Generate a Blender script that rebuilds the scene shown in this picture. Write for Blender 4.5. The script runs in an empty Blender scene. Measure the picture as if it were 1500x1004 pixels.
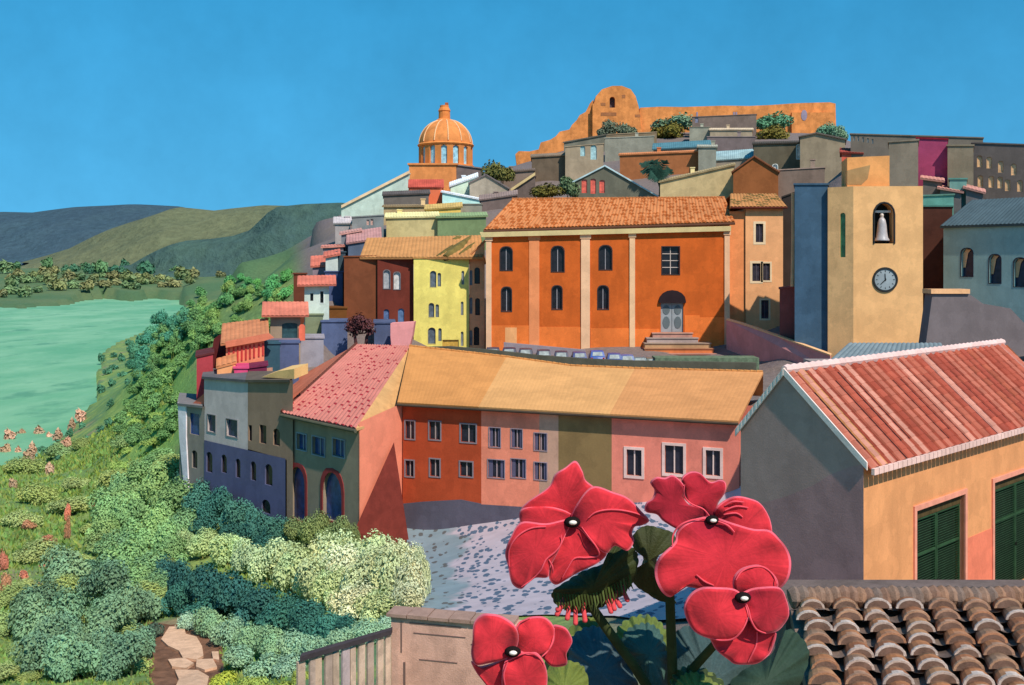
import bpy, math, random
import numpy as np
from mathutils import Vector
random.seed(7)
S = bpy.context.scene
SKY_STR, SKY_SAT, SKY_HUE, EXPO = .11, 1.44, .482, 0.25
COLL = S.collection
F = 1458.0; HY = 390.0; H = 50.0          # focal length and horizon of the view, eye height above the water

def P(px, py, d):
    return Vector(((px-750)/F*d, d, H-(py-HY)/F*d))
def XY(px, d):
    return Vector(((px-750)/F*d, d))
def dep(px, R):                            # depth of a point at plan distance R in direction px
    return R/math.sqrt(1+((px-750)/F)**2)

# ---------------------------------------------------------------- materials
def lin(h):
    h = h.lstrip('#'); o = []
    for i in (0, 2, 4):
        c = int(h[i:i+2], 16)/255
        o.append(c/12.92 if c <= .04045 else ((c+.055)/1.055)**2.4)
    return o
LF = {'F': (.83, 1.0, 1.12), 'R': (1.25, 1.48, 1.7), 'S': (.36, .52, .62), 'H': (.24, .4, .46), 'L': (.8, .86, .96), 'G': (.78, .88, .9), 'V': (.56, .64, .76), 'N': (.95, 1.08, 1.28)}
MATS = {}
def alb(h, L):
    k = LF[L] if isinstance(L, str) else L
    if not isinstance(k, tuple): k = (k, k, k)
    return [min(.86, max(.006, c/q)) for c, q in zip(lin(h), k)]
def newmat(n):
    m = bpy.data.materials.new(n); m.use_nodes = True
    nt = m.node_tree; nt.nodes.clear()
    out = nt.nodes.new('ShaderNodeOutputMaterial'); b = nt.nodes.new('ShaderNodeBsdfPrincipled')
    nt.links.new(b.outputs[0], out.inputs[0])
    b.inputs['Roughness'].default_value = .9
    b.inputs['Specular IOR Level'].default_value = .2
    return m, nt, b
def N(nt, t, **kw):
    n = nt.nodes.new(t)
    for k, v in kw.items():
        if k in n.inputs.keys() if isinstance(k, str) else False: n.inputs[k].default_value = v
        else: setattr(n, k, v)
    return n
def noise(nt, vec, scale, detail=4, rough=.6):
    n = nt.nodes.new('ShaderNodeTexNoise'); n.inputs['Scale'].default_value = scale
    n.inputs['Detail'].default_value = detail; n.inputs['Roughness'].default_value = rough
    nt.links.new(vec, n.inputs['Vector']); return n.outputs['Fac']
def ramp(nt, fac, a, b, lo=.3, hi=.7):
    r = nt.nodes.new('ShaderNodeMapRange'); r.inputs['From Min'].default_value = lo; r.inputs['From Max'].default_value = hi
    r.inputs['To Min'].default_value = a; r.inputs['To Max'].default_value = b
    nt.links.new(fac, r.inputs['Value']); return r.outputs['Result']
def mixc(nt, fac, a, b, mode='MIX'):
    m = nt.nodes.new('ShaderNodeMix'); m.data_type = 'RGBA'; m.blend_type = mode
    for s, v in ((m.inputs[0], fac), (m.inputs[6], a), (m.inputs[7], b)):
        if isinstance(v, (int, float)): s.default_value = v
        elif isinstance(v, (list, tuple)): s.default_value = (v[0], v[1], v[2], 1)
        else: nt.links.new(v, s)
    return m.outputs[2]
def mth(nt, op, a, b=None):
    m = nt.nodes.new('ShaderNodeMath'); m.operation = op
    for i, v in enumerate((a, b)):
        if v is None: continue
        if isinstance(v, (int, float)): m.inputs[i].default_value = v
        else: nt.links.new(v, m.inputs[i])
    return m.outputs[0]
def pos(nt):
    return nt.nodes.new('ShaderNodeNewGeometry').outputs['Position']
def bump(nt, b, h, strength, dist):
    n = nt.nodes.new('ShaderNodeBump'); n.inputs['Strength'].default_value = strength; n.inputs['Distance'].default_value = dist
    nt.links.new(h, n.inputs['Height']); nt.links.new(n.outputs[0], b.inputs['Normal'])

def mat(hx, L='F', var=.13, sc=.35, rough=.9, spec=.15, bs=.25, sat=None):
    """weathered lime plaster / paint: base colour, broad blotches, fine grain and streaks"""
    key = (hx, L, var, sc, rough, spec)
    if key in MATS: return MATS[key]
    c = alb(hx, L)
    m, nt, b = newmat('plaster_'+hx)
    p = pos(nt)
    n1 = noise(nt, p, sc, 5, .65)
    mp = nt.nodes.new('ShaderNodeMapping'); mp.inputs['Scale'].default_value = (1.3, 1.3, .3)
    nt.links.new(p, mp.inputs[0]); n2 = noise(nt, mp.outputs[0], sc*2.2, 4, .6)
    n3 = noise(nt, p, sc*22, 3, .7)
    n4 = noise(nt, p, sc*1.7, 3, .55)
    v = mth(nt, 'ADD', ramp(nt, n1, 1-var, 1+var), ramp(nt, n2, -var*.6, var*.6))
    v = mth(nt, 'ADD', v, ramp(nt, n3, -var*.5, var*.5))
    v = mth(nt, 'ADD', v, ramp(nt, n4, -var*.4, var*.4, .5, .535))   # repaired plaster patches
    cc = nt.nodes.new('ShaderNodeVectorMath'); cc.operation = 'SCALE'
    cc.inputs[0].default_value = c; nt.links.new(v, cc.inputs['Scale'])
    nt.links.new(cc.outputs[0], b.inputs['Base Color'])
    b.inputs['Roughness'].default_value = rough; b.inputs['Specular IOR Level'].default_value = spec
    bump(nt, b, n3, bs, .03)
    MATS[key] = m; return m

def tilemat(base, dot, L='R', pu=.9, pv=1.1, rad=.36, fill=.85, var=.12, skew=.0, wob=1.):
    """roof whose scattered darker tiles lie in courses (uv in metres: u along the eave, v up the slope)"""
    key = ('t', base, dot, L, pu, pv, rad, fill)
    if key in MATS: return MATS[key]
    m, nt, b = newmat('tiles_'+base)
    uv = nt.nodes.new('ShaderNodeUVMap').outputs[0]
    p = pos(nt)
    sep = nt.nodes.new('ShaderNodeSeparateXYZ'); nt.links.new(uv, sep.inputs[0])
    w = noise(nt, p, .9, 2); w2 = noise(nt, p, 1.1, 3)
    u = mth(nt, 'ADD', mth(nt, 'DIVIDE', sep.outputs[0], pu), ramp(nt, w, -.35*wob, .35*wob))
    v = mth(nt, 'ADD', mth(nt, 'DIVIDE', sep.outputs[1], pv), ramp(nt, w2, -.3*wob, .3*wob))
    if skew: u = mth(nt, 'ADD', u, mth(nt, 'MULTIPLY', v, skew))
    fu = mth(nt, 'FLOOR', u)
    v = mth(nt, 'ADD', v, mth(nt, 'MULTIPLY', mth(nt, 'SINE', mth(nt, 'MULTIPLY', fu, 12.9)), 3.3))
    fv = mth(nt, 'FLOOR', v)
    cu = mth(nt, 'SUBTRACT', mth(nt, 'SUBTRACT', u, fu), .5); cv = mth(nt, 'SUBTRACT', mth(nt, 'SUBTRACT', v, fv), .5)
    r2 = mth(nt, 'ADD', mth(nt, 'MULTIPLY', mth(nt, 'MULTIPLY', cu, cu), 1.3), mth(nt, 'MULTIPLY', cv, cv))
    comb = nt.nodes.new('ShaderNodeCombineXYZ'); nt.links.new(fu, comb.inputs[0]); nt.links.new(fv, comb.inputs[1])
    wn = nt.nodes.new('ShaderNodeTexWhiteNoise'); wn.noise_dimensions = '2D'; nt.links.new(comb.outputs[0], wn.inputs['Vector'])
    rr = mth(nt, 'MULTIPLY', ramp(nt, wn.outputs['Value'], .55, 1.0, 0, 1), rad*rad)
    inside = mth(nt, 'LESS_THAN', r2, rr)
    keep = mth(nt, 'LESS_THAN', wn.outputs['Value'], fill)
    msk = mth(nt, 'MULTIPLY', inside, keep)
    n1 = noise(nt, p, .5, 4); n3 = noise(nt, p, 7, 3)
    col = mixc(nt, msk, alb(base, L), alb(dot, L))
    vv = mth(nt, 'ADD', ramp(nt, n1, 1-var, 1+var), ramp(nt, n3, -var*.7, var*.7))
    cc = nt.nodes.new('ShaderNodeVectorMath'); cc.operation = 'SCALE'
    nt.links.new(col, cc.inputs[0]); nt.links.new(vv, cc.inputs['Scale'])
    nt.links.new(cc.outputs[0], b.inputs['Base Color'])
    MATS[key] = m; return m

def vcolmat(name, var=.15, sc=3., rough=.85, spec=.2, bs=.2):
    """base colour from the mesh's own colour attribute, broken up by grain"""
    if name in MATS: return MATS[name]
    m, nt, b = newmat(name)
    at = nt.nodes.new('ShaderNodeVertexColor'); at.layer_name = 'Col'
    tc = nt.nodes.new('ShaderNodeTexCoord').outputs['Object']
    n1 = noise(nt, tc, sc, 5, .65); n3 = noise(nt, tc, sc*9, 3, .7)
    v = mth(nt, 'ADD', ramp(nt, n1, 1-var, 1+var), ramp(nt, n3, -var*.5, var*.5))
    cc = nt.nodes.new('ShaderNodeVectorMath'); cc.operation = 'SCALE'
    nt.links.new(at.outputs[0], cc.inputs[0]); nt.links.new(v, cc.inputs['Scale'])
    nt.links.new(cc.outputs[0], b.inputs['Base Color'])
    b.inputs['Roughness'].default_value = rough; b.inputs['Specular IOR Level'].default_value = spec
    bump(nt, b, n3, bs, .01)
    MATS[name] = m; return m
def leafmat(hx, L='V'):
    key = ('leaf', hx, L)
    if key in MATS: return MATS[key]
    m, nt, b = newmat('leaves_'+hx)
    at = nt.nodes.new('ShaderNodeVertexColor'); at.layer_name = 'Col'
    c = alb(hx, L)
    oi = nt.nodes.new('ShaderNodeObjectInfo')
    v = ramp(nt, oi.outputs['Random'], .85, 1.15, 0, 1)
    col = mixc(nt, 1.0, c, at.outputs[0], 'MULTIPLY')
    cc = nt.nodes.new('ShaderNodeVectorMath'); cc.operation = 'SCALE'
    nt.links.new(col, cc.inputs[0]); nt.links.new(v, cc.inputs['Scale'])
    nt.links.new(cc.outputs[0], b.inputs['Base Color'])
    b.inputs['Roughness'].default_value = .75
    MATS[key] = m; return m
def glass(hx, L='N', rough=.25):
    key = ('glass', hx)
    if key in MATS: return MATS[key]
    m, nt, b = newmat('pane_'+hx)
    p = pos(nt); n1 = noise(nt, p, 1.7, 3)
    c = alb(hx, L)
    cc = nt.nodes.new('ShaderNodeVectorMath'); cc.operation = 'SCALE'; cc.inputs[0].default_value = c
    nt.links.new(ramp(nt, n1, .6, 1.4), cc.inputs['Scale']); nt.links.new(cc.outputs[0], b.inputs['Base Color'])
    b.inputs['Roughness'].default_value = rough; b.inputs['Specular IOR Level'].default_value = .35
    MATS[key] = m; return m

# ---------------------------------------------------------------- mesh building
class MB:
    def __init__(s): s.v = []; s.f = []; s.mi = []; s.col = []; s.uv = []; s.hc = False; s.hu = False
    def face(s, pts, mi=0, col=None, uv=None):
        i = len(s.v); s.v += [tuple(p) for p in pts]; s.f.append(tuple(range(i, i+len(pts)))); s._a(mi, col, uv, len(pts))
    def _a(s, mi, col, uv, n):
        s.mi.append(mi); s.col.append(col or (1, 1, 1)); s.uv.append(uv or [(0, 0)]*n)
        if col: s.hc = True
        if uv: s.hu = True
    def idx(s, ids, mi=0, col=None, uv=None):
        s.f.append(tuple(ids)); s._a(mi, col, uv, len(ids))
    def grid(s, rows, mi=0, col=None, close=False, colf=None, uvf=None):
        b = len(s.v); n = len(rows[0])
        for r in rows: s.v += [tuple(p) for p in r]
        for i in range(len(rows)-1):
            for j in range(n if close else n-1):
                k = (j+1) % n
                s.idx((b+i*n+j, b+i*n+k, b+(i+1)*n+k, b+(i+1)*n+j), mi, colf(i, j) if colf else col,
                      [uvf(i, j), uvf(i, j+1), uvf(i+1, j+1), uvf(i+1, j)] if uvf else None)
    def prism(s, a, b, mi=0, col=None):       # a, b: matching outlines
        n = len(a)
        s.face(list(reversed(a)), mi, col); s.face(b, mi, col)
        for i in range(n):
            j = (i+1) % n; s.face([a[i], a[j], b[j], b[i]], mi, col)
    def box(s, o, x, y, z, mi=0, col=None):   # corner and three edge vectors
        o, x, y, z = map(Vector, (o, x, y, z))
        a = [o, o+x, o+x+y, o+y]; s.prism(a, [p+z for p in a], mi, col)
    def cbox(s, c, sx, sy, sz, mi=0, col=None):
        s.box((c[0]-sx/2, c[1]-sy/2, c[2]-sz/2), (sx, 0, 0), (0, sy, 0), (0, 0, sz), mi, col)
    def tube(s, pts, rad, n=8, mi=0, col=None, cap=True):
        pts = [Vector(p) for p in pts]; rows = []
        for i, p in enumerate(pts):
            t = (pts[min(i+1, len(pts)-1)]-pts[max(i-1, 0)]).normalized()
            a = t.cross(Vector((0, 1, 0)));
            if a.length < .1: a = t.cross(Vector((1, 0, 0)))
            a.normalize(); c = t.cross(a)
            r = rad[i] if isinstance(rad, (list, tuple)) else rad
            rows.append([p+(a*math.cos(k*2*math.pi/n)+c*math.sin(k*2*math.pi/n))*r for k in range(n)])
        s.grid(rows, mi, col, close=True)
        if cap: s.face(list(reversed(rows[0])), mi, col); s.face(rows[-1], mi, col)
    def lathe(s, c, prof, n=24, mi=0, col=None):
        c = Vector(c)
        s.grid([[c+Vector((r*math.cos(k*2*math.pi/n), r*math.sin(k*2*math.pi/n), z)) for k in range(n)] for r, z in prof], mi, col, close=True)

LOC = {}
def mesh(name, mb, mats, off=Vector((0, 0, 0)), smooth=False):
    me = bpy.data.meshes.new(name)
    me.from_pydata([(v[0]-off[0], v[1]-off[1], v[2]-off[2]) for v in mb.v], [], mb.f)
    if not isinstance(mats, (list, tuple)): mats = [mats]
    for m in mats: me.materials.append(m)
    if len(mats) > 1: me.polygons.foreach_set('material_index', mb.mi)
    if mb.hc:
        a = me.color_attributes.new('Col', 'FLOAT_COLOR', 'CORNER')
        fl = []
        for c, f in zip(mb.col, mb.f): fl += [c[0], c[1], c[2], 1.0]*len(f)
        a.data.foreach_set('color', fl)
    if mb.hu:
        u = me.uv_layers.new(name='UVMap'); fl = []
        for q in mb.uv:
            for t in q: fl += [t[0], t[1]]
        u.data.foreach_set('uv', fl)
    if smooth: me.polygons.foreach_set('use_smooth', [True]*len(mb.f))
    me.update(); return me
def thing(name, label, cat, loc, group=None):
    o = bpy.data.objects.new(name, None); COLL.objects.link(o); o.location = loc; o.empty_display_size = .5
    o['label'] = label; o['category'] = cat
    if group: o['group'] = group
    LOC[o] = Vector(loc); return o
def mk(name, mb, mats, parent=None, smooth=False, label=None):
    off = LOC[parent] if parent else Vector((0, 0, 0))
    o = bpy.data.objects.new(name, mesh(name, mb, mats, off, smooth)); COLL.objects.link(o)
    if parent: o.parent = parent; LOC[o] = off
    if label: o['label'] = label
    return o
def solo(name, mb, mats, label, cat, loc, group=None, smooth=False):   # a thing that is one mesh, its origin at its base
    o = bpy.data.objects.new(name, mesh(name, mb, mats, Vector(loc), smooth)); COLL.objects.link(o); o.location = loc
    o['label'] = label; o['category'] = cat; LOC[o] = Vector(loc)
    if group: o['group'] = group
    return o
def struct(name, mb, mats, smooth=False, kind='structure'):
    o = mk(name, mb, mats, None, smooth); o['kind'] = kind; return o

# ---------------------------------------------------------------- walls, windows, roofs
class Wall:
    """a vertical wall plane through two plan points, left to right as seen from the street"""
    def __init__(s, a, b, plan=False):
        s.A = Vector(a) if plan else XY(*a); s.B = Vector(b) if plan else XY(*b)
        s.L = (s.B-s.A).length; s.u = (s.B-s.A)/s.L; s.n = Vector((s.u.y, -s.u.x))
    def uv(s, px, py):
        r = Vector(((px-750)/F, 1)); cr = lambda a, b: a.x*b.y-a.y*b.x
        t = -cr(s.A, r)/cr(s.u, r); d = (s.A+s.u*t).y
        return t, H-(py-HY)/F*d
    def pt(s, t, z, off=0):
        q = s.A+s.u*t+s.n*off; return Vector((q.x, q.y, z))
    def rect(s, x0, y0, x1, y1):
        ym = (y0+y1)/2; xm = (x0+x1)/2
        return s.uv(x0, ym)[0], s.uv(xm, y1)[1], s.uv(x1, ym)[0], s.uv(xm, y0)[1]
def interp(pl, t):
    if t <= pl[0][0]: return pl[0][1]
    for (a, za), (b, zb) in zip(pl, pl[1:]):
        if t <= b: return za+(zb-za)*((t-a)/(b-a) if b > a else 0)
    return pl[-1][1]
def wallgrid(mb, W, top, bot, holes=(), rev=.2, mi=0, off=0):
    """wall sheet between two edges with real openings and reveals; hole = (t0, z0, t1, z1, arch)"""
    T = {round(t, 4) for t, _ in top}|{round(t, 4) for t, _ in bot}
    lo = min(T); hi = max(T)
    for h in holes: T |= {round(h[0], 4), round(h[2], 4)}
    T = sorted(t for t in T if lo-1e-6 <= t <= hi+1e-6)
    for a, b in zip(T, T[1:]):
        if b-a < 1e-4: continue
        m = (a+b)/2
        hs = sorted([(h[1], h[3]) for h in holes if h[0] < m < h[2]])
        cur = (interp(bot, a), interp(bot, b))
        for z0, z1 in hs:
            mb.face([W.pt(a, cur[0], off), W.pt(b, cur[1], off), W.pt(b, z0, off), W.pt(a, z0, off)], mi); cur = (z1, z1)
        mb.face([W.pt(a, cur[0], off), W.pt(b, cur[1], off), W.pt(b, interp(top, b), off), W.pt(a, interp(top, a), off)], mi)
    for h in holes:
        t0, z0, t1, z1 = h[:4]; arch = h[4] if len(h) > 4 else False
        g = outline(t0, z0, t1, z1, arch)
        for (ta, za), (tb, zb) in zip(g, g[1:]+g[:1]):
            mb.face([W.pt(ta, za, off), W.pt(tb, zb, off), W.pt(tb, zb, off-rev), W.pt(ta, za, off-rev)], mi)
        if arch:
            top_ = [q for q in g if q[1] > z1-(t1-t0)*.5*arch-1e-4]
            for (ta, za), (tb, zb) in zip(top_, top_[1:]):
                mb.face([W.pt(ta, za, off), W.pt(ta, z1, off), W.pt(tb, z1, off), W.pt(tb, zb, off)], mi)
def outline(t0, z0, t1, z1, arch=0, n=8):
    if not arch: return [(t0, z0), (t1, z0), (t1, z1), (t0, z1)]
    r = (t1-t0)/2; c = (t0+t1)/2; h = r*arch
    return [(t0, z0), (t1, z0)]+[(c+r*math.cos(i*math.pi/n), z1-h+h*math.sin(i*math.pi/n)) for i in range(n+1)]

def window(parent, W, h, pane, frame=None, fw=.12, rev=.2, mull=None, bars=0, shut=None, sill=None, fproud=.05, name='window', paneL='N', off=0):
    """window (surround) > pane, glazing_bar, shutter, sill"""
    t0, z0, t1, z1 = h[:4]; arch = h[4] if len(h) > 4 else 0
    g = outline(t0, z0, t1, z1, arch); mb = MB()
    fm = frame or pane
    if frame:
        c = Vector(((t0+t1)/2, (z0+z1)/2)); ring = []
        for t, z in g:
            ring.append((t+math.copysign(fw, t-c.x) if abs(t-c.x) > 1e-3 else t, z+math.copysign(fw, z-c.y)))
        n = len(g)
        for i in range(n):
            j = (i+1) % n
            a, b, A, B = g[i], g[j], ring[i], ring[j]
            mb.face([W.pt(*a, off+fproud), W.pt(*b, off+fproud), W.pt(*B, off+fproud), W.pt(*A, off+fproud)])
            mb.face([W.pt(*A, off+fproud), W.pt(*B, off+fproud), W.pt(*B, off), W.pt(*A, off)])
            mb.face([W.pt(*a, off+fproud), W.pt(*a, off-.06), W.pt(*b, off-.06), W.pt(*b, off+fproud)])
    else:                                     # a plain sash set back in the reveal
        s = min(.07, (t1-t0)*.1)
        for (ta, za, tb, zb) in ((t0, z0, t0+s, z1), (t1-s, z0, t1, z1), (t0+s, z0, t1-s, z0+s)):
            mb.box(W.pt(ta, za, off-rev+.02), W.pt(tb, za, off-rev+.02)-W.pt(ta, za, off-rev+.02), W.pt(0, 0, .06)-W.pt(0, 0, 0), (0, 0, zb-za))
    w = mk(name, mb, mat(fm, 'F' if frame else 'N', var=.1), parent)
    pb = MB(); pb.face([W.pt(t, z, off-rev+.01) for t, z in g])
    mk('pane', pb, glass(pane, paneL), w)
    if mull or bars:
        gb = MB(); bw = min(.09, (t1-t0)*.09); o = off-rev+.03
        if mull:
            c = (t0+t1)/2; gb.box(W.pt(c-bw/2, z0, o), W.pt(bw, 0, 0)-W.pt(0, 0, 0), W.pt(0, 0, .05)-W.pt(0, 0, 0), (0, 0, (z1-z0)*(.97 if not arch else .9)))
        for k in range(bars):
            z = z0+(z1-z0)*(k+1)/(bars+1)*(1 if not arch else .9)
            gb.box(W.pt(t0, z-bw/2, o+.003), W.pt(t1-t0, 0, 0)-W.pt(0, 0, 0), W.pt(0, 0, .05)-W.pt(0, 0, 0), (0, 0, bw))
        mk('glazing_bar', gb, mat(mull or frame or 'c8c0b8', 'F', var=.08), w)
    if shut:
        for k in (0, 1):
            sb = MB(); wd = (t1-t0)*.26; a = t0 if k == 0 else t1-wd
            sb.box(W.pt(a, z0, off-rev+.05), W.pt(wd, 0, 0)-W.pt(0, 0, 0), W.pt(0, 0, .05)-W.pt(0, 0, 0), (0, 0, (z1-z0)*(1 if not arch else .8)))
            mk('shutter', sb, mat(shut, 'F', var=.1), w)
    if sill:
        sb = MB(); sb.box(W.pt(t0-.15, z0-.12, off), W.pt(t1-t0+.3, 0, 0)-W.pt(0, 0, 0), W.pt(0, 0, .16)-W.pt(0, 0, 0), (0, 0, .12))
        mk('sill', sb, mat(sill, 'F', var=.1), w)
    return w

def slab(mb, q, th=.2, amp=0., period=.3, mi=0, col=None):
    """roof plane from eave-left, eave-right, ridge-right, ridge-left; barrel tile waves along the eave when amp > 0"""
    q = [Vector(p) for p in q]; e = q[1]-q[0]; up = q[3]-q[0]
    nrm = e.cross(up).normalized()
    if nrm.z < 0: nrm = -nrm
    Lu = e.length; Lv = up.length
    nu = max(1, int(Lu/period)*6) if amp else 1
    nv = 1
    def at(i, j):
        s_ = i/nu; t_ = j/nv
        p = (q[0]*(1-s_)+q[1]*s_)*(1-t_)+(q[3]*(1-s_)+q[2]*s_)*t_
        return p+nrm*(amp*abs(math.sin(math.pi*s_*nu/6)) if amp else 0)
    rows = [[at(i, j) for i in range(nu+1)] for j in range(nv+1)]
    Lr = (q[2]-q[3]).length; o = (q[3]-q[0]).dot(e.normalized())
    mb.grid(rows, mi, col, uvf=lambda j, i: (i/nu*Lu*(1-j/nv)+(o+i/nu*Lr)*j/nv, j/nv*Lv))
    lo = [p-nrm*th for p in q]
    mb.face([lo[3], lo[2], lo[1], lo[0]], mi, col, [(0, 0)]*4)
    for i in range(4):
        j = (i+1) % 4; mb.face([q[i], lo[i], lo[j], q[j]], mi, col, [(i, 0), (i, 0), (j, 0), (j, 0)])

CP = []                                     # ground control points (x, y, z)
def cp(px, py, d): CP.append(tuple(P(px, py, d)))

def house(name, label, x0, x1, yt, yb, R, deep, wall, L='F', roof='flat', rhex=None, wins=(), ext=4., group=None, ov=.3, rise=1.6,
          cat='house', apex=None, verge=None, rL='R', chim=None, ground=True, depths=None, tile=None, wname='wall'):
    """a small house: walls with real window openings, a roof of the given kind, chimney"""
    ytl, ytr = yt if isinstance(yt, tuple) else (yt, yt)
    W = Wall((x0, dep(x0, R)), (x1, dep(x1, R))) if depths is None else Wall((x0, depths[0]), (x1, depths[1]))
    zl = W.uv(x0, ytl)[1]; zr = W.uv(x1, ytr)[1]; zv = W.uv((x0+x1)/2, yb)[1]; zb = zv-(ext if not ((x1 < 445 and R < 106) or (x0 > 1300 and R < 140)) else max(ext, 14))
    base = W.pt(W.L/2, zv-.5, 0)
    root = thing(name, label, cat, base, group)
    hs = [W.rect(*w[:4])+((w[5] if len(w) > 5 else 0),) for w in wins]
    top = [(0, zl), (W.L, zr)]
    if roof == 'gablef':
        ta, za = W.uv(*apex); top = [(0, zl), (ta, za), (W.L, zr)]
    mb = MB(); bot = [(0, zb), (W.L, zb)]
    wallgrid(mb, W, top, bot, hs)
    mid = deep/2
    def side(t, zf):
        zk = zf
        if roof == 'shed': zk = zf+rise
        pts = [W.pt(t, zb, 0), W.pt(t, zb, -deep), W.pt(t, zk, -deep)]
        if roof == 'gable': pts.append(W.pt(t, zf+rise, -mid))
        mb.face(pts+[W.pt(t, zf, 0)])
        return zk
    kl = side(0, zl); kr = side(W.L, zr)
    bt = [W.pt(0, zb, -deep), W.pt(W.L, zb, -deep), W.pt(W.L, kr, -deep)]
    if roof == 'gablef': bt.append(W.pt(ta, za, -deep))
    mb.face(bt+[W.pt(0, kl, -deep)])
    mk(wname, mb, mat(wall, L), root)
    rm = tile or mat(rhex or wall, rL if rhex else L, var=.16)
    rb = MB()
    if roof == 'flat':
        q = [W.pt(-.12, zl+.16, .12), W.pt(W.L+.12, zr+.16, .12), W.pt(W.L+.12, zr+.16, -deep-.12), W.pt(-.12, zl+.16, -deep-.12)]
        slab(rb, q, .17)
    elif roof == 'shed':
        s = rise/deep
        slab(rb, [W.pt(-ov, zl+.22-s*ov, ov), W.pt(W.L+ov, zr+.22-s*ov, ov), W.pt(W.L+ov, zr+rise+.22+s*ov, -deep-ov), W.pt(-ov, zl+rise+.22+s*ov, -deep-ov)], .2, .05, .4)
    elif roof == 'gable':
        s = rise/mid
        slab(rb, [W.pt(-ov, zl+.2-s*ov, ov), W.pt(W.L+ov, zr+.2-s*ov, ov), W.pt(W.L+ov, zr+rise+.2, -mid), W.pt(-ov, zl+rise+.2, -mid)], .2, .05, .4)
        slab(rb, [W.pt(W.L+ov, zr+.2-s*ov, -deep-ov), W.pt(-ov, zl+.2-s*ov, -deep-ov), W.pt(-ov, zl+rise+.195, -mid), W.pt(W.L+ov, zr+rise+.195, -mid)], .2, .05, .4)
    elif roof == 'gablef':
        slab(rb, [W.pt(-ov, zl+.15-ov*.5, -deep), W.pt(-ov, zl+.15-ov*.5, ov), W.pt(ta, za+.2, ov), W.pt(ta, za+.2, -deep)], .2, .05, .4)
        slab(rb, [W.pt(W.L+ov, zr+.15-ov*.5, ov), W.pt(W.L+ov, zr+.15-ov*.5, -deep), W.pt(ta, za+.197, -deep), W.pt(ta, za+.197, ov)], .2, .05, .4)
    r_ = mk('roof', rb, rm, root)
    if verge:
        vb = MB(); e = W.pt(W.L, zr, 0)-W.pt(0, zl, 0)
        vb.box(W.pt(0, zl+.1, .14), e, W.pt(0, 0, .3)-W.pt(0, 0, 0), (0, 0, .55)); mk('verge', vb, mat(verge, 'F'), r_)
    if chim:
        t = W.L*chim[0]; zc = interp(top, t); cb = MB()
        cb.box(W.pt(t, zc-.2, -mid*.8), W.pt(.7, 0, 0)-W.pt(0, 0, 0), W.pt(0, 0, -.7)-W.pt(0, 0, 0), (0, 0, chim[1])); cb.box(W.pt(t-.1, zc-.2+chim[1], -mid*.8+.1), W.pt(.9, 0, 0)-W.pt(0, 0, 0), W.pt(0, 0, -.9)-W.pt(0, 0, 0), (0, 0, .15))
        mk('chimney', cb, mat(chim[2], 'F'), r_)
    for w, h in zip(wins, hs):
        st = w[4] if len(w) > 4 else {}
        window(root, W, h, **(st if isinstance(st, dict) else {'pane': st}))
    if ground and not (x1 < 445 and R < 106) and not (x0 > 1300 and R < 140):
        q = W.pt(W.L/2, zv-.8, 1.0); CP.append(tuple(q))
        q = W.pt(W.L/2, zv-.8+deep*.25, -deep); CP.append(tuple(q))
    return root, W
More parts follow.
